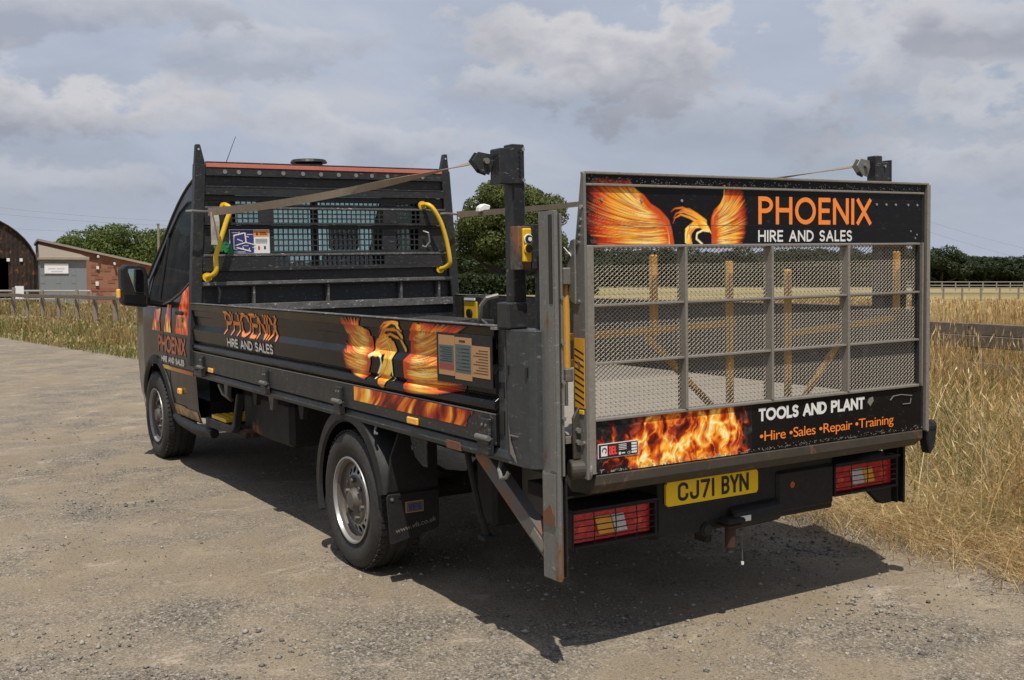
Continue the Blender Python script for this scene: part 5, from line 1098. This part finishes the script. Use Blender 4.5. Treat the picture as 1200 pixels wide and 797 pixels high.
# the plate is placed where the photo shows it, on the crossbeam
xa, ya = truck_pt(780.7, 566, 1, .085), truck_pt(888.5, 576.7, 1, .085)
W_ = ya.x-xa.x; pz1, pz0 = xa.z, ya.z
pt_ = MB().prism([(xa.x+R_,pz0),(ya.x-R_,pz0),(ya.x,pz0+R_),(ya.x,pz1-R_),(ya.x-R_,pz1),(xa.x+R_,pz1),(xa.x,pz1-R_),(xa.x,pz0+R_)], 1, .085, .0985).build('number_plate', m_yplate, T_, .001)
h_ = (pz1-pz0); u_ = W_/.52
for txt, o_, w_ in (('CJ71', .062, .202), ('BYN', .305, .158)): stroke_text('plate_character', txt, xa.x+o_*u_, pz0+.016*u_, w_*u_, .079*u_, .0138*u_, lambda x, z, o: (x, .0838-o, z), m_black, pt_, gap=.27)
def lamp(x0, x1, z0, z1, lean, warm):
    y = .10; d = .16; hs = MB()
    hs.box(x0, x1, y+.05, y+d, z0+.004, z1-.004); hs.box(x0, x0+.010, y-.018, y+.0495, z0, z1); hs.box(x1-.010, x1, y-.018, y+.0495, z0, z1); hs.box(x0+.0105, x1-.0105, y-.018, y+.0495, z1-.010, z1); hs.box(x0+.0105, x1-.0105, y-.018, y+.0495, z0, z0+.010)
    hs = hs.build('lamp_housing', m_plast, T_, .003); a = x0+.012; w = (x1-x0)-.024; c0, c1 = z0+.012, z1-.012; zm = (c0+c1)/2; s = .014
    def para(xa_, xb_, zl, zh, nm, mt): MB().prism([(xa_+s*(1 if xa_ > a+.01 else 0), zl),(xb_+s*(1 if xb_ < a+w-.01 else 0), zl),(xb_-s*(1 if xb_ < a+w-.01 else 0), zh),(xa_-s*(1 if xa_ > a+.01 else 0), zh)][::1], 1, y+.005, y+.048).build(nm, mt, hs, .002)
    MB().box(a, a+w, y+.012, y+.048, c0, c1).build('red_lens', m_lred, hs, .004)
    cA, cB = (m_lamb, m_lclr) if not warm else (m_lclr, m_lamb); hh = c1-c0
    def block(f0, f1, nm, mt): s_ = .010; MB().prism([(a+w*f0+s_,c0+hh*.20),(a+w*f1+s_,c0+hh*.20),(a+w*f1-s_,c0+hh*.80),(a+w*f0-s_,c0+hh*.80)], 1, y+.004, y+.0115).build(nm, mt, hs, .002)
    block(.31, .505, 'amber_lens' if cA is m_lamb else 'clear_lens', cA); block(.515, .67, 'clear_lens' if cA is m_lamb else 'amber_lens', cB)
    for q in (.14, .84): MB().cyl((a+w*q, y+.011, c0+hh*.45), (a+w*q, y+.0118, c0+hh*.45), hh*.17, 16).build('glow_spot', m_lredb, hs)  # brighter red discs paint sunlit glow spots onto the lens
    k = MB()
    for i in range(1, 5): z = c0+(c1-c0)*i/5; k.tube([(x0+.006, y-.012, z), (x0+w*.5, y-.020, z), (x1-.006, y-.012, z)], .0026, 6)
    for i in range(1, 4): x = x0+(x1-x0)*i/4; k.tube([(x, y-.016, z0+.004), (x, y-.021, zm), (x, y-.016, z1-.004)], .0024, 6)
    k.build('wire_guard', m_under, hs)
    MB().prism([(x0-.004,z1+.001),(x1+.004,z1+.001),(x1+.004,z1+.010),(x0-.004,z1+.010)], 1, y-.028, y+d).build('lamp_hood', m_plast, hs, .002)
lamp(-.866, -.458, .424, .566, 1, False); lamp(.546, .962, .448, .588, 1, True)
MB().prism([(.80,.447),(.965,.447),(.965,.365),(.90,.365),(.86,.40)], 1, .12, .16).build('lamp_bracket', m_plast, T_, .004)
MB().cyl((-.19,.09,.405), (-.19,.17,.405), .03, 16).build('tow_socket', m_under, T_, .004); MB().cyl((-.19,.086,.405), (-.19,.0895,.405), .022, 16).build('socket_face', m_black, T_)
MB().box(-.30,-.02,.11,.16,.395,.43).build('socket_bracket', m_under, T_, .004); MB().box(-.17,-.14,.12,.2,.34,.42).build('tow_bracket', m_under, T_, .004)
tb = MB().cyl((-.095,.06,.325), (-.095,.06,.412), .022, 16).build('tow_jaw', m_drust, T_, .003); MB().cyl((-.095,.06,.305), (-.095,.06,.3245), .015, 12).build('jaw_pin', m_beam, tb); MB().box(-.135,-.055,.025,.14,.4125,.420).build('jaw_plate', m_drust, tb, .003)
MB().box(-.13,-.03,.03,.2,.4205,.445).build('tow_neck', m_under, T_, .008)
MB().cyl((-.07,.10,.432), (.20,.10,.440), .048, 18).build('air_cylinder', m_plast, T_, .008); MB().box(-.045,.012,.0485,.0515,.424,.448).build('white_label', m_white, T_, .001)
MB().tube([(-.02,.07,.40),(-.02,.07,.32),(-.018,.07,.25)], .0015, 5).build('dangling_wire', m_galv, T_); MB().cyl((-.018,.07,.238), (-.018,.07,.25), .006, 8).build('wire_weight', m_white, T_)
MB().cyl((.285,.099,.535), (.285,.083,.535), .014, 14).build('copper_reflector', flat('copper', (.45,.18,.08), .2, .8), T_)
# ---- chassis and running gear
ch = MB()
for sg in (-1, 1): ch.box(sg*.36, sg*.43, .30, 6.4, .56, .735)
ch.box(-.36,.36,1.0,1.08,.60,.70); ch.box(-.36,.36,2.6,2.68,.60,.70); ch.box(-.36,.36,3.8,3.88,.60,.70); ch = ch.build('chassis', m_under, T_, .004)
MB().cyl((-.78,1.758,.35), (.78,1.758,.35), .05, 14).build('rear_axle', m_under, T_); o = MB().lathe([(-.16,.04),(-.11,.12),(0,.16),(.11,.12),(.16,.04)], (0,1.758,.36), 20).build('differential', m_under, T_, smooth=True)
for sg in (-1, 1):
    k = MB()
    for i in range(3): k.tube([(sg*.52,1.05+.12*i,.60-.045*i*.5),(sg*.52,1.45,.46-.02*i),(sg*.52,1.758,.425-.02*i),(sg*.52,2.05,.46-.02*i),(sg*.52,2.5-.12*i,.60-.045*i*.5)], .018, 6)
    k.build('leaf_spring', m_under, T_); MB().tube([(sg*.45,1.65,.40),(sg*.44,1.25,.70)], .03, 10).build('shock_absorber', m_under, T_)
MB().cyl((0,1.85,.40), (0,5.2,.48), .045, 12).build('propshaft', m_under, T_); MB().box(.46,.95,2.45,3.25,.36,.66).build('fuel_tank', m_under, T_, .05)
MB().tube([(.30,5.2,.40),(.30,3.2,.40),(.35,2.6,.42),(.6,2.3,.45),(.75,2.2,.40)], .03, 10).build('exhaust_pipe', m_beam, T_)
MB().box(-.62,-.30,.46,.85,.40,.62).build('hydraulic_power_pack', worn('grubby_grey_box', (.075,.072,.066), dirt=(.12,.10,.08), rough=.7, amt=.6), T_, .02)
MB().box(-.75,-.45,.86,1.02,.34,.66).build('battery_tray', m_under, T_, .02)
MB().tube([(-.92,.8,.74),(-.90,.72,.45),(-.88,.70,.36)], .014, 8).build('drop_bracket', m_under, T_); MB().box(-.91,-.85,.67,.73,.34,.36).build('drop_foot', m_under, T_, .004)
k = MB()
k.prism([(.94,.756),(1.10,.756),(1.10,.74),(1.055,.66),(.985,.63),(.94,.63)], 0, -1.035, -1.028)   # pressed bracket under the rail
k = k.build('side_bracket', m_charw, T_, .002)
MB().cyl((-1.0355,1.075,.70), (-1.037,1.075,.70), .012, 10).build('bracket_hole', m_black, k)
for y in (3.05, 3.35, 2.55, 3.95): MB().prism([(y-.05,.756),(y+.05,.756),(y+.02,.66),(y-.02,.66)], 0, -1.0, -.97).build('side_bracket', m_strut if y in (3.05, 3.95) else m_under, T_, .002)
MB().cyl((-.98,3.06,.70), (-1.0,3.06,.70), .02, 10).build('bracket_boss', m_strut, T_)
MB().box(-.90,-.50,3.0,3.9,.42,.70).build('side_locker', m_under, T_, .03)
# wheels
def wheel(x, y, sg, name='wheel'):
    w = .225; r = .347; rr = .214; R = sg
    prof = [(0,rr),(.004,rr+.012),(-.012,.255),(-.018,.29),(-.010,.318),(.006,.336),(.022,.344),(.05,.3465),(.052,.339),(.064,.339),(.066,.347),(.098,.348),(.100,.340),(.124,.340),(.126,.348),(.158,.347),(.160,.339),(.172,.339),(.174,.3465),(.203,.344),(.219,.336),(.232,.318),(.240,.29),(.234,.255),(.222,rr+.012),(.225,rr)]
    t = MB().lathe([(-sg*a, b) for a, b in prof], (x, y, .347), 72).build(name, m_rubber, T_, smooth=True)
    cx_ = x
    k = MB(); rg = random.Random(1)
    for i in range(60):      # shoulder tread blocks
        a = 2*PI*i/60; 
        for off in (.012, .196):
            c = Vector((cx_-sg*(off+.008), y+.346*math.cos(a), .347+.346*math.sin(a))); k.beam(c-Vector((.016,0,0)), c+Vector((.016,0,0)), .022, .006, Vector((0, math.cos(a), math.sin(a))))
    k.build('tread_blocks', m_rubber, t)['kind'] = 'stuff'
    lip = [(.012,rr+.001),(-.003,rr-.002),(-.006,rr+.003),(-.010,rr+.002),(-.010,rr-.006),(.006,rr-.011)]; barrel = [(.006,rr-.011),(.016,rr-.026),(.034,rr-.028),(.040,.178),(.0405,.172)]
    MB().lathe([(-sg*a, b) for a, b in lip], (x, y, .347), 64).build('rim', m_rim, t, smooth=True); MB().lathe([(-sg*a, b) for a, b in barrel], (x, y, .347), 64).build('rim_barrel', m_barrel, t, smooth=True)
    # disc with a ring of round holes
    nH = 18; k = MB(); hr = .0175; rc = .148; r0, r1 = .124, .173
    def dx(rad_): return .040-.018*max(0, (.173-rad_)/.05)
    for i in range(nH):
        a0 = 2*PI*i/nH; vs = []; fs = []; m = 16
        for q in range(m):
            th = 2*PI*q/m; ur, ut = math.cos(th), math.sin(th); da = PI/nH
            rin = rc+hr*ur; ain = hr*ut/rc
            s_ = min((r1-rc)/abs(ur) if abs(ur) > 1e-6 else 9, (rc*da)/abs(ut) if abs(ut) > 1e-6 else 9); ro = rc+s_*ur; ao = s_*ut/rc
            for R2, A2 in ((rin, ain), (ro, ao)):
                ang = a0+A2; vs.append((x-sg*dx(R2), y+R2*math.cos(ang), .347+R2*math.sin(ang)))
        fs = [(2*q, 2*q+1, 2*((q+1) % m)+1, 2*((q+1) % m)) for q in range(m)]; k.add(vs, fs)
    d = k.build('wheel_disc', m_rim, t); s = d.modifiers.new('s', 'SOLIDIFY'); s.thickness = .004
    MB().lathe([(-sg*.0225,.1245),(-sg*.016,.116),(-sg*.026,.108),(-sg*.028,.070),(-sg*.020,.060),(sg*.000,.052),(sg*.010,.042),(sg*.013,.0)], (x, y, .347), 32).build('hub', m_hub, t, smooth=True)
    MB().lathe([(-sg*.09,.20),(-sg*.09,.0)], (x, y, .347), 24).build('brake_disc', m_under, t)
    for i in range(6): a = 2*PI*i/6+.3; c = Vector((x-sg*.027, y+.094*math.cos(a), .347+.094*math.sin(a))); MB().cyl(c, c+Vector((sg*.022,0,0)), .014, 6).build('wheel_nut', m_hub, t)
    return t
wheel(-1.045, 1.758, -1); wheel(-1.035, 5.712, -1); wheel(1.045, 1.758, 1); wheel(1.035, 5.712, 1)
# rear mudguards and flaps
for sg in (-1, 1):
    A = [rad(a) for a in np.linspace(-18, 168, 26)]; vs = []; cy, cz = 1.765, .355
    def ring(xo, xi, ro, ri): return None
    mb = MB(); n = len(A)
    def Rr(a): return .425+.02*math.sin(a)
    secs = []
    for a in A:
        c, s = -math.cos(a), math.sin(a); R = Rr(a)
        secs.append([(sg*1.050, cy-c*(R-.062), cz+s*(R-.062)), (sg*1.064, cy-c*(R-.050), cz+s*(R-.050)), (sg*1.060, cy-c*(R+.000), cz+s*(R+.000)), (sg*1.03, cy-c*(R+.018), cz+s*(R+.018)), (sg*.80, cy-c*(R+.020), cz+s*(R+.020)), (sg*.80, cy-c*(R+.012), cz+s*(R+.012)), (sg*1.03, cy-c*(R+.008), cz+s*(R+.008))])
    m = 7
    for s_ in secs: vs += [(p[0], p[1], min(p[2], .80)) for p in s_]
    fs = [(i*m+j, i*m+(j+1) % m, (i+1)*m+(j+1) % m, (i+1)*m+j) for i in range(n-1) for j in range(m)]
    # opening towards the front too: angles run from the rear foot over the top to the front foot
    vs = [(x, y, z) for x, y, z in vs]; g = MB().add(vs, fs).build('mudguard', m_plast, T_, smooth=True)
    MB().prism([(sg*1.052,.455),(sg*.785,.455),(sg*.785,.745),(sg*.98,.745),(sg*1.03,.62)], 1, 1.322, 1.334).build('guard_back', m_plast, g, .003)
    f_ = MB().prism([(sg*1.052,.448),(sg*1.06,.43),(sg*1.045,.215),(sg*1.03,.212),(sg*.79,.262),(sg*.785,.448)], 1, 1.312, 1.321).build('mudflap', m_plast, g, .003)
    if sg < 0:
        MB().box(-1.0,-.80,1.306,1.3118,.428,.446).build('flap_rib', m_plast, g, .002)
        lb = MB().box(-.965,-.872,1.3075,1.3118,.352,.405).build('flap_badge', m_tan, g, .001); MB().box(-.961,-.876,1.3065,1.3074,.356,.401).build('badge_field', m_strut, g)
        stroke_text('lettering', 'VFS', -.952, .362, .066, .032, .0062, lambda x, z, o: (x, 1.3058-o, z), m_navy, g, gap=.25)
        font_text('lettering', 'www.vfs.co.uk', .024, .215, Matrix(((.986,.0,0,-1.018),(0,0,-1,1.311),(.165,1,0,.262),(0,0,0,1))), m_gbar, g)
        MB().cyl((-1.034,1.3115,.425), (-1.034,1.306,.425), .008, 10).build('flap_screw', m_galv, g)
# ---- cab
def zt(y): return float(np.interp(y, [4.56,4.75,5.0,5.2,5.32,5.45,5.6,5.8,6.1,6.35,6.6,6.85,6.98], [2.20,2.22,2.21,2.18,2.13,2.05,1.92,1.71,1.44,1.26,1.17,1.0,.80]))     # roof edge / screen / bonnet seen from the side
def belt(y): return float(np.interp(y, [4.56,4.66,4.8,5.0,5.25,5.6,6.0,6.3], [1.60,1.49,1.405,1.33,1.265,1.215,1.20,1.20]))
def sx(y, z):      # half width of the body side
    b = float(np.interp(z, [.38,.5,.8,1.1,1.25,1.6,2.0,2.2], [.985,1.015,1.03,1.025,1.01,.945,.865,.82])); return b*float(np.interp(y, [4.5,6.1,6.5,6.8,6.98], [1,1,.96,.86,.74]))
def arch_z(y): d = abs(y-5.712); return .355+math.sqrt(max(0, .43**2-d*d)) if d < .43 else None
def zb(y):
    a = arch_z(y); lo = .40 if y < 5.3 else (.38 if y < 6.2 else .33)
    return max(lo, a) if a else lo
def panel(name, ys, f0, f1, mat, parent, nz=8, off=0., sides=(-1, 1)):
    res = []
    for sg in sides:
        vs = []; 
        for y in ys:
            a, b = f0(y), f1(y)
            for j in range(nz+1): z = a+(b-a)*j/nz; vs.append((sg*(sx(y, z)+off), y, z))
        fs = [(i*(nz+1)+j, (i+1)*(nz+1)+j, (i+1)*(nz+1)+j+1, i*(nz+1)+j+1) for i in range(len(ys)-1) for j in range(nz)]
        o = MB().add(vs, fs).build(name, mat, parent, smooth=True); res.append(o)
    return res
ar = [5.712+.4299*math.cos(a) for a in np.linspace(PI, 0, 25)]
ys = sorted(set([4.56,4.62,4.7,4.8,4.9,5.0,5.1,5.2,5.27]+ar+[6.18,6.3,6.4,6.5,6.6,6.7,6.8,6.9,6.98]))
cabm = MB().box(-.93,.93,4.555,4.57,.5,1.22).box(-.86,.86,4.555,4.57,2.05,2.14).box(-.93,-.70,4.555,4.57,1.22,2.05).box(.70,.93,4.555,4.57,1.22,2.05).box(-.13,-.07,4.555,4.57,1.22,2.05).build('cab', m_cab, T_)
top_low = lambda y: min(belt(y), zt(y)-.02) if y < 6.3 else zt(y)
panel('side_panel', ys, zb, top_low, m_cab, cabm, 12)
wy = [4.74,4.8,4.9,5.0,5.2,5.4,5.6,5.75,5.9,6.0]; 
wtop = lambda y: min(2.02, zt(y)-.13) if y < 5.98 else max(belt(y)+.001, zt(y)-.12)
fr = [4.56,4.65,4.739]
panel('door_frame', fr, belt, zt, m_cab, cabm, 8)
panel('window_header', [4.739]+wy[1:]+[6.05,6.15,6.3], lambda y: max(wtop(y), belt(y)) if y < 6.0 else belt(y), lambda y: max(zt(y), belt(y)+.001), m_cab, cabm, 4)
panel('side_window', wy, belt, lambda y: max(wtop(y), belt(y)+.002), m_dglass, cabm, 4, -.006)
# roof, screen, bonnet lofted across
def loft(name, ys, mat, off=0., e=1.0):
    vs = []; m = 13
    for y in ys:
        z = zt(y)+off; w = sx(y, z)
        for j in range(m): t = -1+2*j/(m-1); crown = .065 if y < 6.3 else .09; vs.append((w*t*e, y, z+crown*(1-abs(t)**2.6)))
    fs = [(i*m+j, i*m+j+1, (i+1)*m+j+1, (i+1)*m+j) for i in range(len(ys)-1) for j in range(m-1)]; return MB().add(vs, fs).build(name, mat, cabm, smooth=True)
loft('roof', [4.56,4.7,4.9,5.05,5.2,5.33], m_cab); loft('windscreen', [5.33,5.5,5.7,5.9,6.1,6.2], m_glass, -.003, .985); loft('bonnet', [6.2,6.35,6.5,6.6,6.7,6.8,6.9,6.98], m_cab)
nose = []
MB().add([(-.74*1.02,6.98,.35),(.755,6.98,.35),(.755,6.98,.80),(-.755,6.98,.80),(-.4,7.04,.35),(.4,7.04,.35),(.4,7.04,.86),(-.4,7.04,.86)], [(0,4,7,3),(4,5,6,7),(5,1,2,6)]).build('front_grille', m_plast, cabm)
for sg in (-1, 1): MB().prism([(6.55,.85),(6.92,.80),(6.80,1.0),(6.5,1.06)], 0, sg*.86, sg*.90).build('headlight', m_lclr, cabm, .01)
MB().box(-.69,-.14,4.556,4.560,1.23,2.04).box(-.06,.69,4.556,4.560,1.23,2.04).build('rear_window', m_glass, cabm)
MB().box(-.93,.93,4.53,6.4,.42,.56).build('cab_floor', m_black, cabm); MB().box(-.70,.70,3.6,4.52,.40,.74).build('dark_gap_filler', m_under, T_); MB().prism([(5.75,.55),(5.75,1.18),(6.0,1.24),(6.25,1.20),(6.25,.55)], 0, -.92, .92).build('dashboard', m_plast, cabm, .02)  # dark box under the cab's back is a filler added to hide bright ground
for x_ in (-.48, .22, .58):
    s_ = MB().box(x_-.24 if x_ < 0 else x_-.17, x_+.24 if x_ < 0 else x_+.17, 4.72, 4.84, .95, 1.62).build('seat', m_teal, cabm, .03); MB().box(x_-.12, x_+.12, 4.73, 4.80, 1.64, 1.84).build('headrest', m_plast, cabm, .02)
# wheel arch lip, sill, trims
for sg in (-1, 1):
    P = [(5.712+.435*math.cos(a), .357+.435*math.sin(a)) for a in np.linspace(-.05, PI+.02, 27)]; vs = []
    for y, z in P:
        c = Vector((0, y-5.712, z-.355)).normalized(); b = sx(min(y, 6.2), z)
        for o1, r_ in ((.000,-.03),(.018,-.012),(.022,.012),(.010,.038),(-.01,.045)): vs.append((sg*(b+o1), y+c.y*r_, z+c.z*r_))
    fs = [(i*5+j, i*5+j+1, (i+1)*5+j+1, (i+1)*5+j) for i in range(len(P)-1) for j in range(4)]; MB().add(vs, fs).build('arch_trim', m_plast, cabm, smooth=True)
    vs = []
    for y, z in P: vs += [(sg*1.0, y, z), (sg*.70, y, z)]
    MB().add(vs, [(2*i, 2*i+1, 2*i+3, 2*i+2) for i in range(len(P)-1)]).build('arch_liner', m_black, cabm)
    MB().tube([(sg*.99,5.28,.385),(sg*1.0,5.1,.365),(sg*1.0,4.7,.35),(sg*.97,4.35,.355)], [.03,.035,.04,.035], 10).build('sill_tube', m_plast, cabm, smooth=True)
for sg in (-1, 1):
    lo_ = [(y, belt(y)+.012) for y in wy]; up2 = [(y, max(wtop(y), belt(y)+.012)) for y in wy[::-1]]
    MB().tube([(sg*(sx(y, z)+.001), y, z) for y, z in lo_+up2+lo_[:1]], .008, 6).build('window_seal', m_plast, cabm)
    MB().tube([(sg*(sx(y, zt(y))+.002), y, zt(y)+.004) for y in np.linspace(4.57, 6.1, 16)], .010, 6).build('roof_gutter_sheen', m_beam, cabm, smooth=True)  # rain channel coloured brown to paint in the reflection along the roof edge
    MB().tube([(sg*(sx(5.62, z)-.004), 5.62+.0*z, z) for z in (1.22,1.4,1.6,1.80)], .012, 6).build('window_divider', m_plast, cabm)
# door shut lines, handle, belt moulding
for sg in (-1, 1):
    MB().tube([(sg*(sx(y, belt(y))+.004), y, belt(y)+.004) for y in (4.62,4.7,4.8,5.0,5.25,5.6,5.95)], .006, 6).build('belt_moulding', m_galv, cabm)
    MB().tube([(sg*(sx(5.28,z)+.0005), 5.28 if z < .8 else 5.28+(z-.8)*.75, z) for z in (.42,.6,.8,1.0,1.2)], .003, 5).build('door_gap', m_black, cabm)
    MB().box(sg*1.03, sg*1.052, 4.80, 4.98, 1.175, 1.205).build('door_handle', m_plast, cabm, .008)
    MB().cyl((sg*1.030,4.88,1.140), (sg*1.036,4.88,1.140), .018, 12).build('lock_badge', m_yel, cabm)
    MB().tube([(sg*(sx(y,.80)+.003), y, .775) for y in (4.58,4.8,5.0,5.25)], .004, 6).build('side_crease', m_plast, cabm)
MB().box(-1.045, -1.02, 4.955, 5.03, .58, .625).build('side_marker', m_lamb, cabm, .008)
# printed art on the door
def cab_fn(u, v): return np.stack([-(np.array([sx(a, b) for a, b in zip(u, v)])+.0035), u, v], -1)
c5 = Canvas(4.585, 5.80, .735, 1.58, .007); u, v = c5.U, c5.V
bl = np.interp(u, [4.56,4.66,4.8,5.0,5.25,5.6,6.0], [1.60,1.49,1.405,1.33,1.265,1.215,1.20])
s_ = fbm(u*14-v*10, v*9, 91, 4); s3 = fbm(u*30, v*12+4, 95, 3)
inB = (v < bl-.015)
m1 = np.clip((.30-.10*np.clip(v-1.2,0,1)-np.abs(u-4.83+(v-1.05)*.42)-.10*s_)/.02, 0, 1)*(v > 1.03)*inB
c5.over(m1, palette(.38+1.5*(s_-.5)+.7*(s3-.5), [(0, (.25,.01,.005)), (.3, (.65,.05,.012)), (.6, (.88,.16,.02)), (.85, (.95,.45,.06)), (1, (1,.75,.15))]))
for cx0, w_ in ((5.64, .105), (5.30, .085)):
    m = np.clip((w_*(1.25-(v-1.03)*2.6)-np.abs(u-cx0+(v-1.1)*.25+.06*(s_-.5)))/.015, 0, 1)*(v > 1.035)*(v < 1.24)*inB
    c5.over(m, palette(.5+1.8*(s3-.5)+.8*(s_-.5), [(0, (.25,.02,.01)), (.35, (.75,.12,.03)), (.8, (.98,.62,.08)), (1, (1,.85,.4))]))
m = ((v > .742) & (v < .772) & (u < 5.62) & (u > 4.62)).astype(float); c5.over(m, palette((u-4.6)/1.0+.3*(s3-.5), [(0, (.45,.04,.02)), (.35, (.75,.2,.03)), (.7, (.65,.42,.05)), (1, (.6,.5,.08))]))
for txt, x0, z0, wid, h, t, col in [('PHOENIX', 5.60, .875, .80, .125, .018, (.50,.10,.015)), ('HIRE AND SALES', 5.50, .798, .66, .045, .010, (.55,.55,.53))]:
    for P in layout(txt, 0, z0, wid, h, t): P = np.array(P); P[:, 0] = x0-P[:, 0]; c5.stroke(P, t/2, col, soft=.007)
c5.mesh('door_print', m_art, cabm, cab_fn, bg=(.0135,.0135,.0145))
c6 = Canvas(4.60, 5.33, .40, .50, .009); s_ = fbm(c6.U*20, c6.V*30, 33, 4); c6.a = (c6.V < .49-(5.33-c6.U)*.02).astype(float)*(c6.V > .415)
c6.c = palette(s_+.1-.25*(5.2-c6.U), [(0, (.05,.03,.02)), (.4, (.28,.14,.05)), (.7, (.50,.30,.10)), (1, (.6,.5,.25))]); c6.mesh('sill_print', m_art, cabm, cab_fn)
# step and frame behind the cab
MB().prism([(4.42,.47),(3.86,.47),(3.80,.50),(3.70,.70),(3.66,.70),(3.76,.47),(3.83,.425),(4.42,.40)], 0, -1.01, -.96).build('step_frame', m_plast, T_, .006)
sp_ = MB().box(-1.0,-.72,3.98,4.30,.475,.500).build('step_tread', m_yel, T_, .003); k = MB()
for i in range(5):
    for j in range(7): k.cyl((-.97+.05*i,4.01+.043*j,.5003), (-.97+.05*i,4.01+.043*j,.505), .010, 6)
k.build('tread_studs', m_yel, sp_); MB().box(-.96,-.5,3.70,4.42,.40,.46).build('step_tray', m_under, T_, .01)
MB().tube([(-.98,4.15,.72),(-.97,4.10,.66),(-.93,4.05,.62),(-.97,4.0,.66)], .016, 6).build('cable_clip', m_galv, T_)
# mirror
mr = MB(); mr.prism([(-1.285,1.230),(-1.10,1.222),(-1.085,1.26),(-1.09,1.50),(-1.115,1.545),(-1.26,1.552),(-1.295,1.52),(-1.30,1.28)], 1, 5.56, 5.70)
def mirror(sg):
    m = MB().prism([(sg*1.345,1.275),(sg*1.325,1.245),(sg*1.17,1.225),(sg*1.150,1.245),(sg*1.145,1.47),(sg*1.165,1.535),(sg*1.20,1.55),(sg*1.31,1.555),(sg*1.345,1.52)], 1, 5.35, 5.47).build('door_mirror', m_plast, T_, .015, seg=3)
    MB().prism([(sg*1.245,1.345),(sg*1.185,1.335),(sg*1.182,1.49),(sg*1.20,1.52),(sg*1.29,1.522),(sg*1.295,1.50)], 1, 5.342, 5.3495).build('mirror_glass', m_mirror, m, .002)  # outline cut down to the pale patch of the reflection
    MB().prism([(sg*1.325,1.265),(sg*1.175,1.245),(sg*1.17,1.32),(sg*1.328,1.332)], 1, 5.342, 5.3495).build('wide_angle_glass', m_cab, m, .002)  # lower glass in dark paint, standing for its dark reflection
    MB().box(sg*1.347, sg*1.372, 5.37, 5.43, 1.30, 1.37).build('mirror_indicator', m_lamb, m, .008); MB().beam((sg*1.16,5.42,1.27), (sg*1.0,5.50,1.24), .07, .05).build('mirror_arm', m_plast, m, .012)
mirror(-1); mirror(1)
# beacon base and aerial on the roof
bc = MB().lathe([(0,0)], (0,0,0), 3); bcn = MB().cyl((.08,5.1,2.255), (.08,5.1,2.335), .11, 24).build('beacon_base', m_plast, T_, .004); MB().cyl((.08,5.1,2.336), (.08,5.1,2.362), .148, 28, .135).build('beacon_cap', m_char, bcn, .004)
MB().tube([(-.60,5.15,2.20),(-.56,5.19,2.33),(-.475,5.2,2.533)], [.004,.003,.002], 6).build('aerial', m_black, T_)
# yellow hand winch on the inside of the right board
p_ = truck_pt(556, 367, 0, .98)
w_ = MB().box(.955, 1.025, p_.y-.16, p_.y+.16, p_.z-.07, p_.z+.13).build('strap_tensioner', m_plast, T_, .01); MB().box(.945,.9545, p_.y-.10, p_.y+.10, p_.z-.06, p_.z+.09).build('yellow_face', m_yel, w_, .004)
MB().cyl((.944,p_.y,p_.z), (.925,p_.y,p_.z), .035, 14).build('round_knob', m_black, w_); MB().box(.935,.9445,p_.y-.08,p_.y+.08,p_.z+.100,p_.z+.118).build('pale_top', m_white, w_)
